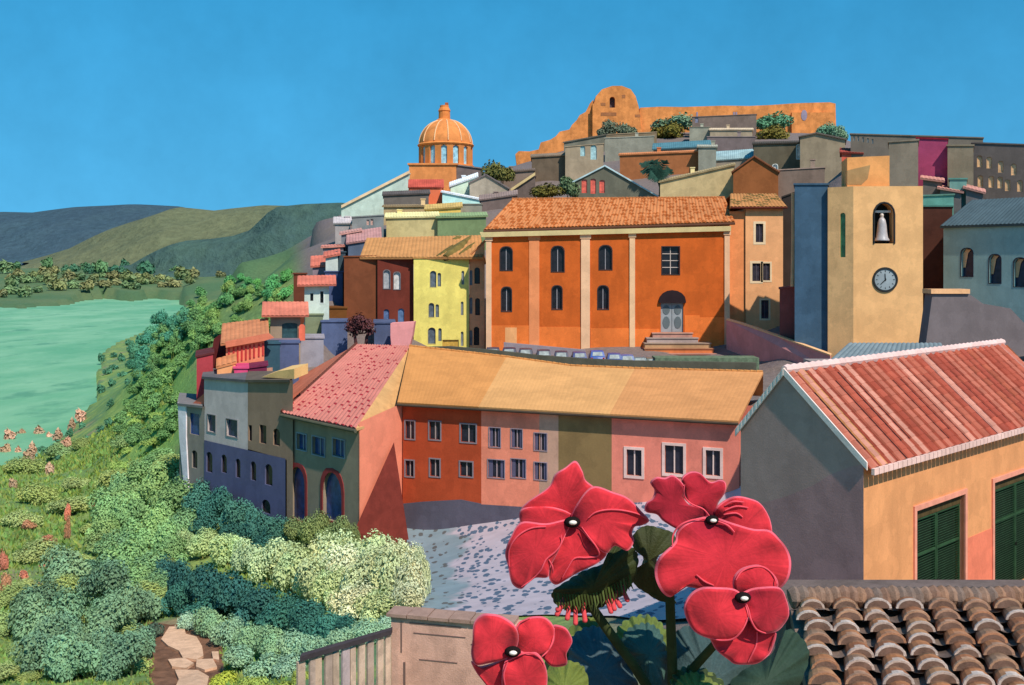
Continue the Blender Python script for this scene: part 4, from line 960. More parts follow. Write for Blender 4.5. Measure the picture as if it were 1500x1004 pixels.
# ================================================================ HILL TOWN ABOVE
HL = [ # name, label, x0, x1, ytop, ybottom, range, depth, wall, kwargs
 ('house', 'wide taupe house behind the peach roof, left of the slate green one', 566, 641, (318, 316), 352, 150, 8, '9c8d6b', dict(roof='flat')),
 ('house', 'slate green house between the taupe house and the church roof', 641, 712, (318, 316), 353, 149, 8, '54705e', dict(roof='flat')),
 ('house', 'slate blue house with small pinkish window above the lilac roof', 516, 562, (319, 316), 352, 146, 7, '5d6b7d', dict(roof='flat', wins=[(537, 322, 541, 330, dict(pane='c8a8a4'), 0), (543, 321, 547, 330, dict(pane='c8a8a4'), 0)])),
 ('house', 'steel blue house with a ragged lilac pink roof', 510, 556, (358, 350), 374, 138, 5, '566880', dict(roof='shed', rhex='cfa2a4', rise=1.5)),
 ('house', 'small blue grey house with a pale pink ledge roof', 500, 527, (345, 339), 362, 142, 4, '5a6678', dict(roof='shed', rhex='e2b4b0', rise=.4)),
 ('house', 'mauve house at the left shoulder of the hill town', 491, 513, 326, 354, 152, 5, '857d88', dict(roof='flat')),
 ('house', 'dusty violet house with thin salmon roof strip below the mauve one', 473, 503, (364, 362), 380, 139, 5, '7c7680', dict(roof='shed', rhex='e6a094', rise=.3)),
 ('house', 'long grey brown house below the dark charcoal one', 562, 640, (302, 301), 322, 165, 7, '7f7a6c', dict(roof='flat')),
 ('house', 'low straw yellow house under the coral roofed one', 624, 675, (308, 304), 323, 160, 5, 'b09c5c', dict(roof='gable', rhex='b8a468', rise=.8, rL='F')),
 ('house', 'small grey house right of the straw yellow house', 672, 706, 300, 320, 163, 6, '726f6c', dict(roof='flat')),
 ('house', 'dark charcoal house left of the coral roofed house', 562, 628, (287, 284), 306, 178, 7, '525053', dict(roof='gable', rhex='5a5858', rise=.8, rL='F')),
 ('house', 'coral red house below the domed church', 600, 648, 275, 304, 184, 7, 'd2604e', dict(roof='gable', rhex='d8685a', rise=1.6)),
 ('house', 'long pale blue house with sloping cream verge at the left skyline', 500, 600, (306, 255), 324, 192, 8, '93abb2', dict(roof='flat', verge='d8c6a4')),
 ('house', 'ice blue house leaning up towards the dome', 660, 698, (272, 257), 287, 190, 6, 'a0c2ca', dict(roof='flat')),
 ('house', 'wedge shaped ice blue house right of the coral house', 648, 704, (280, 292), 300, 180, 6, '9cbcc4', dict(roof='flat')),
 ('house', 'mid grey gabled house right of the ice blue houses', 688, 744, (268, 276), 292, 186, 7, '7b7875', dict(roof='gablef', apex=(712, 257), rhex='6c6a6c', rL='F')),
 ('house', 'dark violet grey house above the left end of the church roof', 704, 756, (292, 284), 302, 172, 6, '55525e', dict(roof='flat')),
 ('house', 'dark house with slanting cream verge left of the olive bushes', 748, 784, (282, 258), 294, 182, 6, '4e4b54', dict(roof='flat', verge='c8b888')),
 ('house', 'near black house at the left foot of the castle wall', 779, 828, (229, 226), 262, 205, 8, '4c4a49', dict(roof='flat')),
 ('house', 'grey house with two pale blue windows below the castle keep', 828, 884, (216, 211), 264, 203, 8, '7a7773', dict(roof='flat', wins=[(850, 214, 857, 229, dict(pane='a4cbd8'), .8), (865, 213, 874, 234, dict(pane='a4cbd8'), .8)])),
 ('house', 'dark gabled house with three coral shutters and ice blue roof edge', 838, 966, (268, 290), 296, 172, 7, '55534d', dict(roof='gablef', apex=(886, 244), rhex='a9cad2', rL='F', wins=[(852, 263, 860, 283, dict(pane='dc6a5c'), .4), (865, 262, 873, 284, dict(pane='dc6a5c'), .4), (878, 264, 886, 283, dict(pane='dc6a5c'), .4)])),
 ('house', 'sandy tan house behind the middle of the church roof', 967, 1075, (266, 240), 294, 170, 8, 'a58f70', dict(roof='flat')),
 ('house', 'brown round topped house behind the right end of the church roof', 1074, 1140, (252, 252), 288, 165, 7, '70492f', dict(roof='gablef', apex=(1105, 230), rhex='7a5038', rL='F')),
 ('house', 'reddish brown long house behind the dark palm', 908, 1024, (226, 221), 254, 196, 7, '7c5035', dict(roof='flat')),
 ('house', 'grey house under a turquoise blue roof', 957, 1040, (220, 215), 230, 215, 7, '676766', dict(roof='shed', rhex='5f97ab', rise=2.0)),
 ('house', 'slim grey house between the brown house and the ice blue roof', 1023, 1049, 214, 252, 194, 6, '74726f', dict(roof='flat')),
 ('house', 'grey house with an ice blue lean to roof', 1047, 1104, (236, 232), 246, 199, 6, '6c6a68', dict(roof='shed', rhex='a8d0dc', rise=2.2)),
 ('house', 'long weathered grey house left of the turquoise roof', 886, 958, (203, 200), 228, 225, 7, '767370', dict(roof='flat')),
 ('house', 'blue grey house above the ice blue lean to', 1036, 1106, 201, 226, 229, 7, '595663', dict(roof='flat')),
 ('house', 'dark olive grey house with two white oval windows', 1104, 1177, (212, 210), 260, 195, 8, '4e4c44', dict(roof='gable', rhex='4a4842', rise=.8, rL='F', wins=[(1167, 212, 1175, 233, dict(pane='e4e2e4', frame='f2f0f0', fw=.1), 1.), (1132, 241, 1139, 260, dict(pane='e8e6e6', frame='f2f0f0', fw=.1), 1.)])),
 ('house', 'large plain grey house left of the bell tower top', 1172, 1238, (200, 204), 276, 188, 8, '726f6a', dict(roof='gablef', apex=(1196, 196), rhex='67645f', rL='F')),
 ('house', 'slate house above the blue wall by the bell tower', 1138, 1208, (250, 246), 292, 166, 7, '5d5a62', dict(roof='flat')),
 ('house', 'dark slate house right below the long castle wall', 1014, 1108, (172, 168), 204, 262, 8, '5a5862', dict(roof='flat', wins=[(1018, 166+5, 1023, 180, dict(pane='8a8ca8'), 0)])),
 ('house', 'low pale grey house in front of the dark slate house', 1040, 1102, 189, 205, 250, 6, '7d7b77', dict(roof='flat')),
 ('house', 'small pale grey house left of the low pale one', 1010, 1040, 187, 206, 252, 6, '7a7873', dict(roof='flat')),
 ('house', 'charcoal house under the castle keep bushes', 884, 962, (198, 194), 212, 250, 7, '5f5c58', dict(roof='flat')),
 ('house', 'dim grey house on the slope left of the charcoal one', 826, 888, (208, 196), 222, 240, 7, '605d58', dict(roof='flat')),
 ('house', 'slate house to the right of the dome', 666, 708, (240, 246), 275, 207, 7, '53505c', dict(roof='flat')),
 ('house', 'grey house between the dome slope and the castle foot', 735, 782, (252, 248), 272, 200, 7, '5e5b62', dict(roof='flat')),
 # right of the tower
 ('house', 'dark blue house left of the bell tower, teal at the top', 1164, 1213, 271, 516, 106.5, 5, '40607a', dict(roof='flat', ext=3)),
 ('house', 'maroon pink slip of a house beside the blue house', 1142, 1168, (424, 420), 500, 110, 4, '9c5450', dict(roof='flat', ext=3)),
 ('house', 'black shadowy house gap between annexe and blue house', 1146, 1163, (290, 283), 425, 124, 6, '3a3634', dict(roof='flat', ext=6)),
 ('house', 'dark brown narrow house right of the bell tower', 1346, 1395, 303, 498, 119, 8, '50342c', dict(roof='flat', rhex='5fa29a', ext=3)),
 ('house', 'olive grey house beside the bell tower top', 1302, 1345, (209, 206), 285, 122, 7, '858174', dict(roof='flat', ext=9)),
 ('house', 'crimson house on the right skyline', 1343, 1388, (203, 205), 264, 131, 7, 'a0486e', dict(roof='flat', rhex='9c2c40', ext=6)),
 ('house', 'olive grey house right of the crimson one', 1388, 1426, (214, 214), 274, 130, 7, '85806f', dict(roof='flat', ext=6)),
 ('house', 'small red roofed house just left of the bell tower top', 1233, 1262, (224, 226), 240, 150, 5, 'a2504a', dict(roof='gable', rhex='b2584e', rise=.8)),
 ('house', 'long dark grey building along the right skyline', 1246, 1440, (197, 203), 300, 150, 9, '5c5c60', dict(roof='flat', ext=4, wins=[(x, 199+k*1.2, x+2.5, 206+k*1.2, dict(pane='c8c4c4'), 0) for k, x in enumerate((1250, 1256, 1263, 1270, 1277))])),
 ('house', 'dark grey apartment house with nine cream arched windows', 1424, 1580, (210, 216), 305, 138, 9, '62605f', dict(roof='flat', ext=4, wins=[gw(x, y, x+8, y+17, pane='e0bd96', a=.9) for x, y in ((1431, 228), (1445, 230), (1462, 236), (1481, 240), (1432, 257), (1448, 258), (1461, 259), (1472, 263), (1490, 264))])),
 ('house', 'small house with shell pink roof below the crimson house', 1352, 1380, (263, 268), 282, 126, 4, '6e6c6c', dict(roof='shed', rhex='dfa8a0', rise=.6)),
 ('house', 'small house with shell pink roof below the teal one', 1377, 1408, (277, 284), 298, 124, 4, '66666a', dict(roof='shed', rhex='dba49c', rise=.55)),
 ('house', 'small house with shell pink roof, nearest the cream windows', 1415, 1440, (276, 285), 298, 124, 4, '66666a', dict(roof='shed', rhex='dba49c', rise=.6)),
 ('house', 'tiny turquoise house among the shell pink roofs', 1391, 1416, 263, 284, 125, 4, '6aa09c', dict(roof='flat', rhex='6fb0aa')),
 ('house', 'flat turquoise roofed house above the dark brown house', 1345, 1397, (288, 286), 306, 121, 5, '68a69c', dict(roof='flat', rhex='7ab0a4')),
]
hrnd = random.Random(12)
for nm, lab, x0, x1, yt, yb, R, dp, hx, kw in HL:
    kw = dict(kw); kw.setdefault('ext', 5)
    def lighter(h, k): return '%02x%02x%02x' % tuple(min(255, int(int(h[i:i+2], 16)*k+8)) for i in (0, 2, 4))
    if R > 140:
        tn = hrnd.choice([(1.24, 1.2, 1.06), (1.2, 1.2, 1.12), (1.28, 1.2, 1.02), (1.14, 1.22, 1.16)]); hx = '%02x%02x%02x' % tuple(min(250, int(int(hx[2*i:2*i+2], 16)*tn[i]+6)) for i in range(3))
    if kw.get('roof') == 'flat' and R > 140 and 'verge' not in kw and 'wins' not in kw:
        k_ = hrnd.random(); kw['rhex'] = lighter(hx, hrnd.choice([.82, 1.12, 1.2])); kw['rL'] = 'F'
        if k_ < .6: kw['roof'] = 'gable'; kw['rise'] = hrnd.uniform(.5, 1.0); yt = tuple(y+2 for y in (yt if isinstance(yt, tuple) else (yt, yt)))
        elif k_ < .8: kw['roof'] = 'shed'; kw['rise'] = hrnd.uniform(.6, 1.1); yt = tuple(y+2 for y in (yt if isinstance(yt, tuple) else (yt, yt)))
        if hrnd.random() < .5: kw['chim'] = (hrnd.uniform(.2, .75), hrnd.uniform(1.3, 1.9), lighter(hx, 1.15))
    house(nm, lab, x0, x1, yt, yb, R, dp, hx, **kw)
# drainpipe strip of the blue house
dp_ = MB(); a = P(1162, 283, 105); b = P(1161, 420, 105); dp_.tube([a, a.lerp(b, .5)+Vector((.05, 0, 0)), b], .22, 8)
solo('drainpipe', dp_, mat('d8b48c', 'F'), 'cream drainpipe running down the left edge of the blue house', 'pipe', tuple(b))

# teal building on the right
TW = Wall((1382, 104), (1560, 95)); 
def teal():
    zt = TW.uv(1382, 333)[1]; zb = H-8.5; r = thing('town_hall', 'blue green building with three arched windows and slate blue roof at right edge', 'building', TW.pt(TW.L/2, zb, -3))
    hs = [TW.rect(*w)+(.9,) for w in ((1408, 364, 1425, 405), (1449, 373, 1466, 415), (1485, 378, 1503, 420), (1525, 384, 1544, 428))]; mb = MB()
    wallgrid(mb, TW, [(0, zt), (TW.L, zt)], [(0, zb), (TW.L, zb)], hs, .55)
    for t in (0, TW.L): mb.face([TW.pt(t, zb), TW.pt(t, zb, -10), TW.pt(t, zt, -10), TW.pt(t, zt)])
    mk('wall', mb, mat('86aeb2', 'F', var=.1), r)
    for h in hs:
        w = window(r, TW, h, '2c2f4c', frame='35303c', fw=.07, rev=.5, fproud=.03)
        s = MB(); wd = (h[2]-h[0])*.45; g = [(h[0], h[1]+.9), (h[0]+wd*.5, h[1]+.9), (h[0]+wd, h[3]-.5), (h[0]+wd*1.5, h[3]-.15), (h[0]+wd*.6, h[3]-.1), (h[0], h[3]-.6)]
        g = [TW.pt(t, z, -.4) for t, z in g]; s.prism([p+Vector((0, .05, 0)) for p in g], g); mk('blind', s, mat('e0b48a', 'F'), w)
    rb = MB(); slab(rb, [TW.pt(-.2, zt+.1, .4), TW.pt(TW.L, zt+.1, .4), TW.pt(TW.L, zt+3.0, -5), TW.pt(.6, zt+3.0, -5)], .25, .06, .4); slab(rb, [TW.pt(TW.L, zt+.1, -10.4), TW.pt(-.2, zt+.1, -10.4), TW.pt(.6, zt+2.99, -5), TW.pt(TW.L, zt+2.99, -5)], .25)
    mk('roof', rb, mat('56707e', 'R', var=.12), r)
teal()
gy = MB(); g = [P(x, y, 84) for x, y in ((1354, 520), (1560, 520), (1560, 484), (1500, 473), (1480, 452), (1440, 445), (1420, 431), (1366, 431))]; gy.prism([p+Vector((0, 1.5, 0)) for p in g], g)
rr2 = thing('retaining_wall', 'dark grey stepped retaining wall below the blue green building', 'wall', tuple(P(1440, 520, 84)))
mk('wall_face', gy, mat('6f6c70', 'F', var=.1), rr2)
ct = MB(); a = P(1364, 430.5, 83.8); b = P(1421, 430.5, 83.8); ct.box(a, b-a, (0, 1.8, 0), (0, 0, .38)); mk('coping', ct, mat('dfb285', 'F'), rr2)
sr = MB(); q = [P(1206, 536, 60), P(1392, 520, 60), P(1379, 501, 66), P(1243, 505, 66)]; q[1].z = q[0].z; q[2].z = q[3].z = P(1300, 503, 66).z; slab(sr, q, .25, .05, .35)
rt = thing('outhouse', 'low outhouse with pale blue grey roof in front of the bell tower', 'shed', tuple(P(1300, 560, 63)))
mk('roof', sr, mat('8aa0ac', 'R', var=.12), rt)
wb = MB(); a = P(1212, 545, 60.6); b = P(1388, 545, 60.6); wb.box((a.x, a.y, H-11), (b.x-a.x, 0, 0), (0, 5, 0), (0, 0, q[0].z-H+11-.1)); mk('wall', wb, mat('8d8a8a', 'F'), rt)

# ================================================================ DOMED CHURCH AND CASTLE ON THE SKYLINE
def dome():
    d = 212; c = P(653, 262, d); m = d/F; r = thing('domed_church', 'orange domed church with lantern and ring of arched openings on skyline', 'church', c)
    zy = lambda y: H-(y-HY)*m
    b = MB(); a0 = P(600, 274, d-5); b.box((a0.x, d-6, zy(285)), (67*m, 0, 0), (0, 13, 0), (0, 0, zy(246)-zy(285))); b.box((a0.x-.3, d-6.3, zy(246)), (67*m+.6, 0, 0), (0, 13.6, 0), (0, 0, .35))
    mk('base', b, mat('d48e54', 'F', var=.14), r)
    R_ = 39.5*m; C_ = Vector((c.x, d, 0)); n = 12; z0 = zy(246)+.3; z1 = zy(214); zs = z1-.9
    ring = MB(); ring.lathe((C_.x, d, z0-.5), [(0, 0), (R_+.3, 0), (R_+.3, .55), (R_-.9, .55)], 36); ring.lathe((C_.x, d, z1-.25), [(R_-1.3, 0), (R_+.1, 0), (R_+.3, .3), (R_+.1, .55), (R_-1, .55)], 36)
    mk('cornice', ring, mat('d88e4e', 'F'), r)
    nW = 14
    for k in range(nW):                         # piers of the open drum
        a = (k+.5)*2*math.pi/nW; w = .2
        pb = MB(); pts = [(R_-1.1, a-w*.62), (R_, a-w*.55), (R_, a+w*.55), (R_-1.1, a+w*.62)]
        q = [Vector((C_.x+rr*math.sin(t), d-rr*math.cos(t), z0)) for rr, t in pts]; pb.prism(q, [p+Vector((0, 0, z1-z0-.2)) for p in q]); mk('pier', pb, mat('c4824a', 'F'), r)
        a2 = k*2*math.pi/nW; q = [(a2-.24, 0), (a2-.13, .0), (a2-.1, .45), (a2, .75), (a2+.1, .45), (a2+.13, 0), (a2+.24, 0), (a2+.24, 1.0), (a2-.24, 1.0)]
        ab = MB(); g = [Vector((C_.x+(R_-.05)*math.sin(t), d-(R_-.05)*math.cos(t), zs-.2+h)) for t, h in q]; g2 = [Vector((C_.x+(R_-.8)*math.sin(t), d-(R_-.8)*math.cos(t), zs-.2+h)) for t, h in q]; ab.prism(g2, g); mk('arch', ab, mat('c4824a', 'F'), r)
    inn = MB(); inn.lathe((C_.x, d, z0), [(R_-.42, 0), (R_-.42, z1-z0)], 56); mk('pane', inn, glass('8cc4dc', 'F'), r)
    dm = MB(); hgt = zy(176)-z1; prof = [(R_-.1, z1)]
    for i in range(1, 15): a = i/14*1.44; prof.append(((R_-.1)*math.cos(a)**.9, z1+hgt*math.sin(a)))
    dm.lathe((C_.x, d, 0), prof, 40); dd = mk('dome', dm, mat('d08a50', 'F', var=.14), r, smooth=True)
    for k in range(12):
        a = (k+.3)*2*math.pi/12; rb = MB(); rb.tube([(C_.x+(q+.06)*math.sin(a), d-(q+.06)*math.cos(a), z) for q, z in prof[1:]], .13, 6); mk('rib', rb, mat('e8ba90', 'F'), dd)
    zt = z1+hgt*.985; ln = MB(); ln.lathe((C_.x-.3, d, zt-.4), [(2.0, 0), (1.7, .5), (1.25, .7), (1.2, 2.2), (1.35, 2.4), (1.1, 2.9), (.95, 3.1), (.95, 3.55), (0, 3.6)], 14)
    l_ = mk('lantern', ln, mat('cf8448', 'F'), r)
    fn = MB(); fn.cbox((C_.x+.2, d, zt+3.3), .7, .7, .9); mk('finial', fn, mat('9a5c3a', 'F'), l_)
    CP.append((C_.x, d+8, zy(262))); CP.append((C_.x-14, d+10, zy(275)))
dome()
def castle():
    d = 300; r = thing('castle', 'orange stone castle with blunt keep and long curtain wall along the hilltop', 'castle', P(960, 215, d+5))
    st = mat('cc8a50', 'F', var=.2, sc=.3)
    def ext(name, px, dd, th, hx=None):
        b = MB(); g = [P(x, y, dd) for x, y in px]; b.prism([p+Vector((0, th, 0)) for p in g], g); return mk(name, b, st if not hx else mat(hx, 'F', var=.16, sc=.25), r)
    kp = [(868, 196), (940, 196), (936, 158), (931, 141), (924, 131), (911, 126), (897, 126), (882, 131), (873, 141), (870, 152)]
    W = Wall((868, d), (940, d)); hole = W.rect(893, 142, 901, 158)+(.9,)
    b = MB(); g = [P(x, y, d) for x, y in kp]; 
    tz = [W.uv(x, y) for x, y in reversed(kp[1:])]; tz = [(W.uv(868, 150)[0], W.uv(868, 152)[1])]+tz[:]
    wallgrid(b, W, sorted(tz), [(0, W.uv(868, 200)[1]), (W.L, W.uv(868, 200)[1])], [hole], 1.5)
    gb = [p+Vector((0, 14, 0)) for p in g]; b.face(gb)
    for i in range(len(g)):
        j = (i+1) % len(g); b.face([g[i], g[j], gb[j], gb[i]])
    mk('keep', b, st, r); bb = MB(); bb.face([W.pt(t, z, -1.45) for t, z in outline(*hole)]); mk('arrow_slit', bb, mat('4a4a52', 'F'), r)
    for x0, y0, x1, y1 in ((880, 151, 887, 155), (880, 165, 903, 170), (911, 139, 916, 144), (930, 168, 938, 172)):
        h = W.rect(x0, y0, x1, y1); b = MB(); b.box(W.pt(h[0], h[1], .05), W.pt(h[2]-h[0], 0, 0)-W.pt(0, 0, 0), W.pt(0, 0, -.04)-W.pt(0, 0, 0), (0, 0, h[3]-h[1])); mk('scar', b, mat('9a6a48', 'F'), r)
    ext('curtain_wall', [(932, 200), (1225, 205), (1224, 152), (1215, 150), (1165, 151.5), (1130, 154), (1098, 155.5), (1060, 155), (1030, 156), (1000, 157), (968, 156.5), (938, 158)], d+1, 8)
    ext('curtain_wall', [(869, 212), (758, 252), (755, 226), (760, 221.5), (776, 222), (789, 219), (792, 209), (806, 205), (814, 200), (820, 193), (834, 190), (838, 183), (845, 176), (849, 169), (858, 164), (864, 152), (869, 146)], d+2, 7)
    ext('rampart', [(1160, 215), (1223, 206), (1222, 165), (1160, 165)], d-.5, 1.2)
    for x, y in ((1178, 169),):
        b = MB(); g = [P(x+4.5*math.cos(t*math.pi/6), y+8*math.sin(t*math.pi/6), d-.6) for t in range(12)]; b.prism([p+Vector((0, .09, 0)) for p in g], g); mk('window', b, mat('8e8aa0', 'F'), r)
    for x in (1074, 1077.5, 1020):
        b = MB(); a_ = P(x, 174, d+.9); b.box(a_, (.5, 0, 0), (0, .09, 0), (0, 0, 2)); mk('window', b, mat('8e8aa0', 'F'), r)
    for x in (760, 800, 850, 905, 960, 1000, 1050, 1100, 1150, 1200, 1230): CP.append(((x-750)/F*300, 300+random.uniform(-2, 2), H+(390-{760: 252, 800: 236, 850: 216}.get(x, 200))*300/F))
    for x in (760, 900, 1050, 1230): CP.append(((x-750)/F*330, 330, H+32))
castle()
# ================================================================ GROUND, RIVER, HILLS
for q in [(0,1004,44),(150,1004,44),(300,1004,45),(420,1004,40),(0,760,100),(150,760,100),(250,800,85),(0,735,118),(200,640,200),(110,715,150),(250,560,270),(300,480,420),(400,430,480),
          (440,470,200),(240,700,125),(258,732,97),(420,795,79),(520,795,72.5),(600,822,70),(620,893,50),(450,900,57),(350,880,60),(280,900,58),(560,900,50),(330,960,50),
          (0,442,1300),(120,432,1400),(270,430,1500),(350,420,900),(300,405,1400),(0,397,1900),(200,393,2000),(-400,730,130),(-300,1004,44),(-500,445,1300),(-500,705,230),
          (1800,440,150),(2200,300,250),(1700,600,70),(1080,775,62),(1090,745,67),(900,772,67),(770,764,74.3),(690,785,74.5),(625,806,74),(800,895,46),(980,900,40),(1085,900,34),(700,890,50),
          (1150,585,80),(1150,640,60),(1300,560,72),(1450,540,72),(1450,600,50),(800,528,104),(1000,528,104),(690,525,108),(620,516,112),(540,518,112),(480,535,106),(430,560,103),(380,575,99),(320,585,98),(1080,535,104)]: cp(*q)
CP += [tuple(Vector((((px-750)/F*dd), dd, H+z))) for px, dd, z in ((300, 96, -21), (400, 92, -20.5), (480, 90, -20), (620, 88, -20), (780, 86, -18.5), (950, 82, -16), (1060, 78, -14),
       (1440, 104, -8), (1440, 118, -5), (1350, 118, -4), (1250, 118, -5), (1440, 128, 3), (1350, 130, 3), (1550, 100, -6), (1550, 125, 2), (1600, 145, 8), (1150, 113, -9.5), (1180, 95.5, -12), (1100, 106, -11), (1200, 95, -10), (1130, 100, -11))]
CP += [(0, 0, H-3.2), (10, 4, H-5), (-10, 4, H-5.5), (0, 14, H-8.5), (-6, 18, H-10), (14, 16, H-8.5), (4, 22, H-11), (-14, 25, H-13), (25, 25, H-10), (40, 60, H-6), (60, 100, H+2), (0, 34, H-13.5), (0, -40, H-3), (-40, -20, H-8), (40, -20, H-3),
       (120, 300, H+26), (0, 420, H+20), (100, 500, H+10), (250, 400, H+10), (160, 330, H+24), (-100, 300, H-12), (-60, 220, H+2), (-40, 200, H+10), (-36, 165, H+2), (-45, 150, H-6), (-60, 300, H+4), (900, 1500, H-5), (300, 1600, H-10)]
for x, y in ((0, 699), (30, 688), (75, 660), (108, 628), (140, 590), (140, 566), (150, 535), (175, 504), (215, 488), (250, 470), (275, 450)):
    q = P(x+10, y+6, F*H/(y-HY)*.985); CP.append((q.x, q.y, 1.2))
for y, z in ((120, -22), (200, -24), (250, -28), (400, -20), (1000, -25)):
    for x in (-250, 1750): CP.append(((x-750)/F*y, y, H+(z if x < 0 else {120: 0, 200: 12, 250: 16, 400: 8, 1000: 0}[y])))
for b_ in (100, 140, 180, -100, -140):
    for R_ in (3, 30, 300, 3000): CP.append((R_*math.sin(math.radians(b_)), R_*math.cos(math.radians(b_)), H-4-R_*.01*(R_ < 400)))
CPA = np.array(CP)
RIV = [P(x, y, F*H/(y-HY)) for x, y in ((-700, 700), (-150, 700), (-40, 700), (14, 698), (30, 684), (58, 668), (84, 650), (100, 630), (122, 612), (140, 590), (139, 566), (146, 542), (150, 522), (172, 502), (204, 489), (234, 476), (258, 464), (272, 452), (262, 440), (225, 437), (190, 441), (150, 437), (118, 441), (95, 447), (60, 449), (30, 452), (0, 450), (-150, 452), (-700, 450))]
RVX = np.array([[p.x, p.y] for p in RIV])
def inriver(X, Y):
    ins = np.zeros(X.shape, bool); n = len(RVX)
    for i in range(n):
        x0, y0 = RVX[i]; x1, y1 = RVX[(i+1) % n]
        c = ((y0 > Y) != (y1 > Y)) & (X < (x1-x0)*(Y-y0)/((y1-y0) if y1 != y0 else 1e-9)+x0); ins ^= c
    return ins
def warp(X, Y):                              # ground is interpolated over bearing and log distance, so near and far keep their own scale
    R = np.maximum(np.hypot(X, Y), .5); return np.stack([np.arctan2(X, Y)*2.2, np.log(R)], -1)
_u = warp(CPA[:, 0], CPA[:, 1]); _d = np.sqrt(((_u[:, None]-_u[None])**2).sum(-1)+1e-6)
_n = len(CPA); _M = np.zeros((_n+3, _n+3)); _M[:_n, :_n] = -_d+np.eye(_n)*.004; _M[:_n, _n] = 1; _M[:_n, _n+1:] = _u; _M[_n:, :_n] = _M[:_n, _n:].T
_w = np.linalg.solve(_M, np.concatenate([CPA[:, 2], np.zeros(3)]))
def terr(X, Y):
    X = np.asarray(X, float); Y = np.asarray(Y, float); U = warp(X, Y); Z = np.zeros(X.shape)
    for (a, b), w in zip(_u, _w[:_n]): Z -= w*np.sqrt((U[..., 0]-a)**2+(U[..., 1]-b)**2+1e-6)
    Z += _w[_n]+_w[_n+1]*U[..., 0]+_w[_n+2]*U[..., 1]
    Z = np.clip(Z, -3, 130)
    return np.where(inriver(X, Y), np.minimum(Z, -2.0), np.maximum(Z, .5))
def tz(x, y): return float(terr(np.array([x]), np.array([y]))[0])
def ground(px, py, dmin=20., dmax=2000.):
    """depth at which the sight line through a pixel meets the ground"""
    d = np.exp(np.linspace(math.log(dmin), math.log(dmax), 700)); X = (px-750)/F*d; Zr = H-(py-HY)/F*d
    Zt = terr(X, d); k = np.argmax(Zt >= Zr)
    return float(d[k]) if Zt[k] >= Zr[k] else None

# the ground: one sheet, dense near the eye, reaching far beyond the hills
na, nd = 420, 330
ang = np.concatenate([np.linspace(-170, -48, 40), np.linspace(-47, 47, na), np.linspace(48, 190, 40)])*math.pi/180
rad = np.exp(np.linspace(math.log(2.5), math.log(9000), nd))
A_, R_ = np.meshgrid(ang, rad); X = R_*np.sin(A_); Y = R_*np.cos(A_); Z = terr(X, Y)
def wob(X, Y): return np.sin(X*.31+1.3*np.sin(Y*.17))*np.cos(Y*.27+1.1*np.sin(X*.21))
Z += np.where(inriver(X, Y), 0, wob(X, Y)*.12*np.clip(R_/60, 0, 2))
nA = len(ang); V = np.stack([X.ravel(), Y.ravel(), Z.ravel()], 1)
I, J = np.meshgrid(np.arange(nd-1), np.arange(nA-1), indexing='ij'); a = (I*nA+J).ravel()
Fq = np.stack([a, a+1, a+nA+1, a+nA], 1)
c0 = len(V); V = np.vstack([V, [[0, 0, tz(0, 0)]]])
me = bpy.data.meshes.new('ground'); fl = [tuple(int(k) for k in r) for r in Fq[:, ::-1]]+[(c0, (j+1), j) for j in range(nA-1)]
me.from_pydata(V.tolist(), [], fl); me.polygons.foreach_set('use_smooth', [True]*len(fl))
# land cover: r town paving, g dry olive scrub, b bright grass
ca = me.color_attributes.new('Col', 'FLOAT_COLOR', 'POINT')
VX, VY = V[:, 0], V[:, 1]
pxs = 750+F*VX/np.maximum(VY, 1)
town = np.clip((pxs-(425-np.clip((VY-100)*.0, 0, 40)))/25, 0, 1)*np.clip((VY-78)/6, 0, 1)*np.clip((700-VY)/200, 0, 1)
town = np.maximum(town, np.clip((VX-2)/3, 0, 1)*(VY > 20)*(VY < 100)*(pxs > 600))
olive = np.maximum(np.clip((VY-700)/400, 0, 1), np.clip((pxs-300)/40, 0, 1)*np.clip((VY-120)/50, 0, 1))
bright = np.exp(-((pxs-235)/60)**2)*np.clip((VY-95)/40, 0, 1)*np.clip((500-VY)/100, 0, 1)
cols = np.stack([town, olive, bright, np.ones_like(town)], 1).astype(np.float32)
ca.data.foreach_set('color', cols.ravel())
m, nt, b = newmat('ground_cover'); p = pos(nt)
at = nt.nodes.new('ShaderNodeVertexColor'); at.layer_name = 'Col'; sp = nt.nodes.new('ShaderNodeSeparateColor'); nt.links.new(at.outputs[0], sp.inputs[0])
n1 = noise(nt, p, .045, 5, .65); n2 = noise(nt, p, .2, 5, .6); n3 = noise(nt, p, 1.6, 4, .7); n4 = noise(nt, p, .09, 4, .6)
g = mixc(nt, ramp(nt, n1, 0, 1, .42, .58), alb('6f8a4a', 'G'), alb('5c7d54', 'G'))
g = mixc(nt, ramp(nt, n2, 0, 1, .5, .62), g, alb('81934f', 'G'))
g = mixc(nt, ramp(nt, n4, 0, .8, .6, .68), g, alb('8b7a62', 'G'))
g = mixc(nt, sp.outputs[2], g, alb('6b934a', 'G'))
ol = mixc(nt, ramp(nt, noise(nt, p, .012, 5, .65), 0, 1, .42, .58), alb('5f7450', (.9, 1, 1.1)), alb('4f6e4c', (.9, 1, 1.1))); g = mixc(nt, sp.outputs[1], g, ol)
tw = mixc(nt, ramp(nt, n2, 0, 1), alb('7a7470', 'F'), alb('686468', 'F')); g = mixc(nt, sp.outputs[0], g, tw)
cc = nt.nodes.new('ShaderNodeVectorMath'); cc.operation = 'SCALE'; nt.links.new(g, cc.inputs[0]); nt.links.new(mth(nt, 'ADD', ramp(nt, n3, .8, 1.2), ramp(nt, n2, -.1, .1)), cc.inputs['Scale'])
nt.links.new(cc.outputs[0], b.inputs['Base Color']); bump(nt, b, n3, .5, .3)
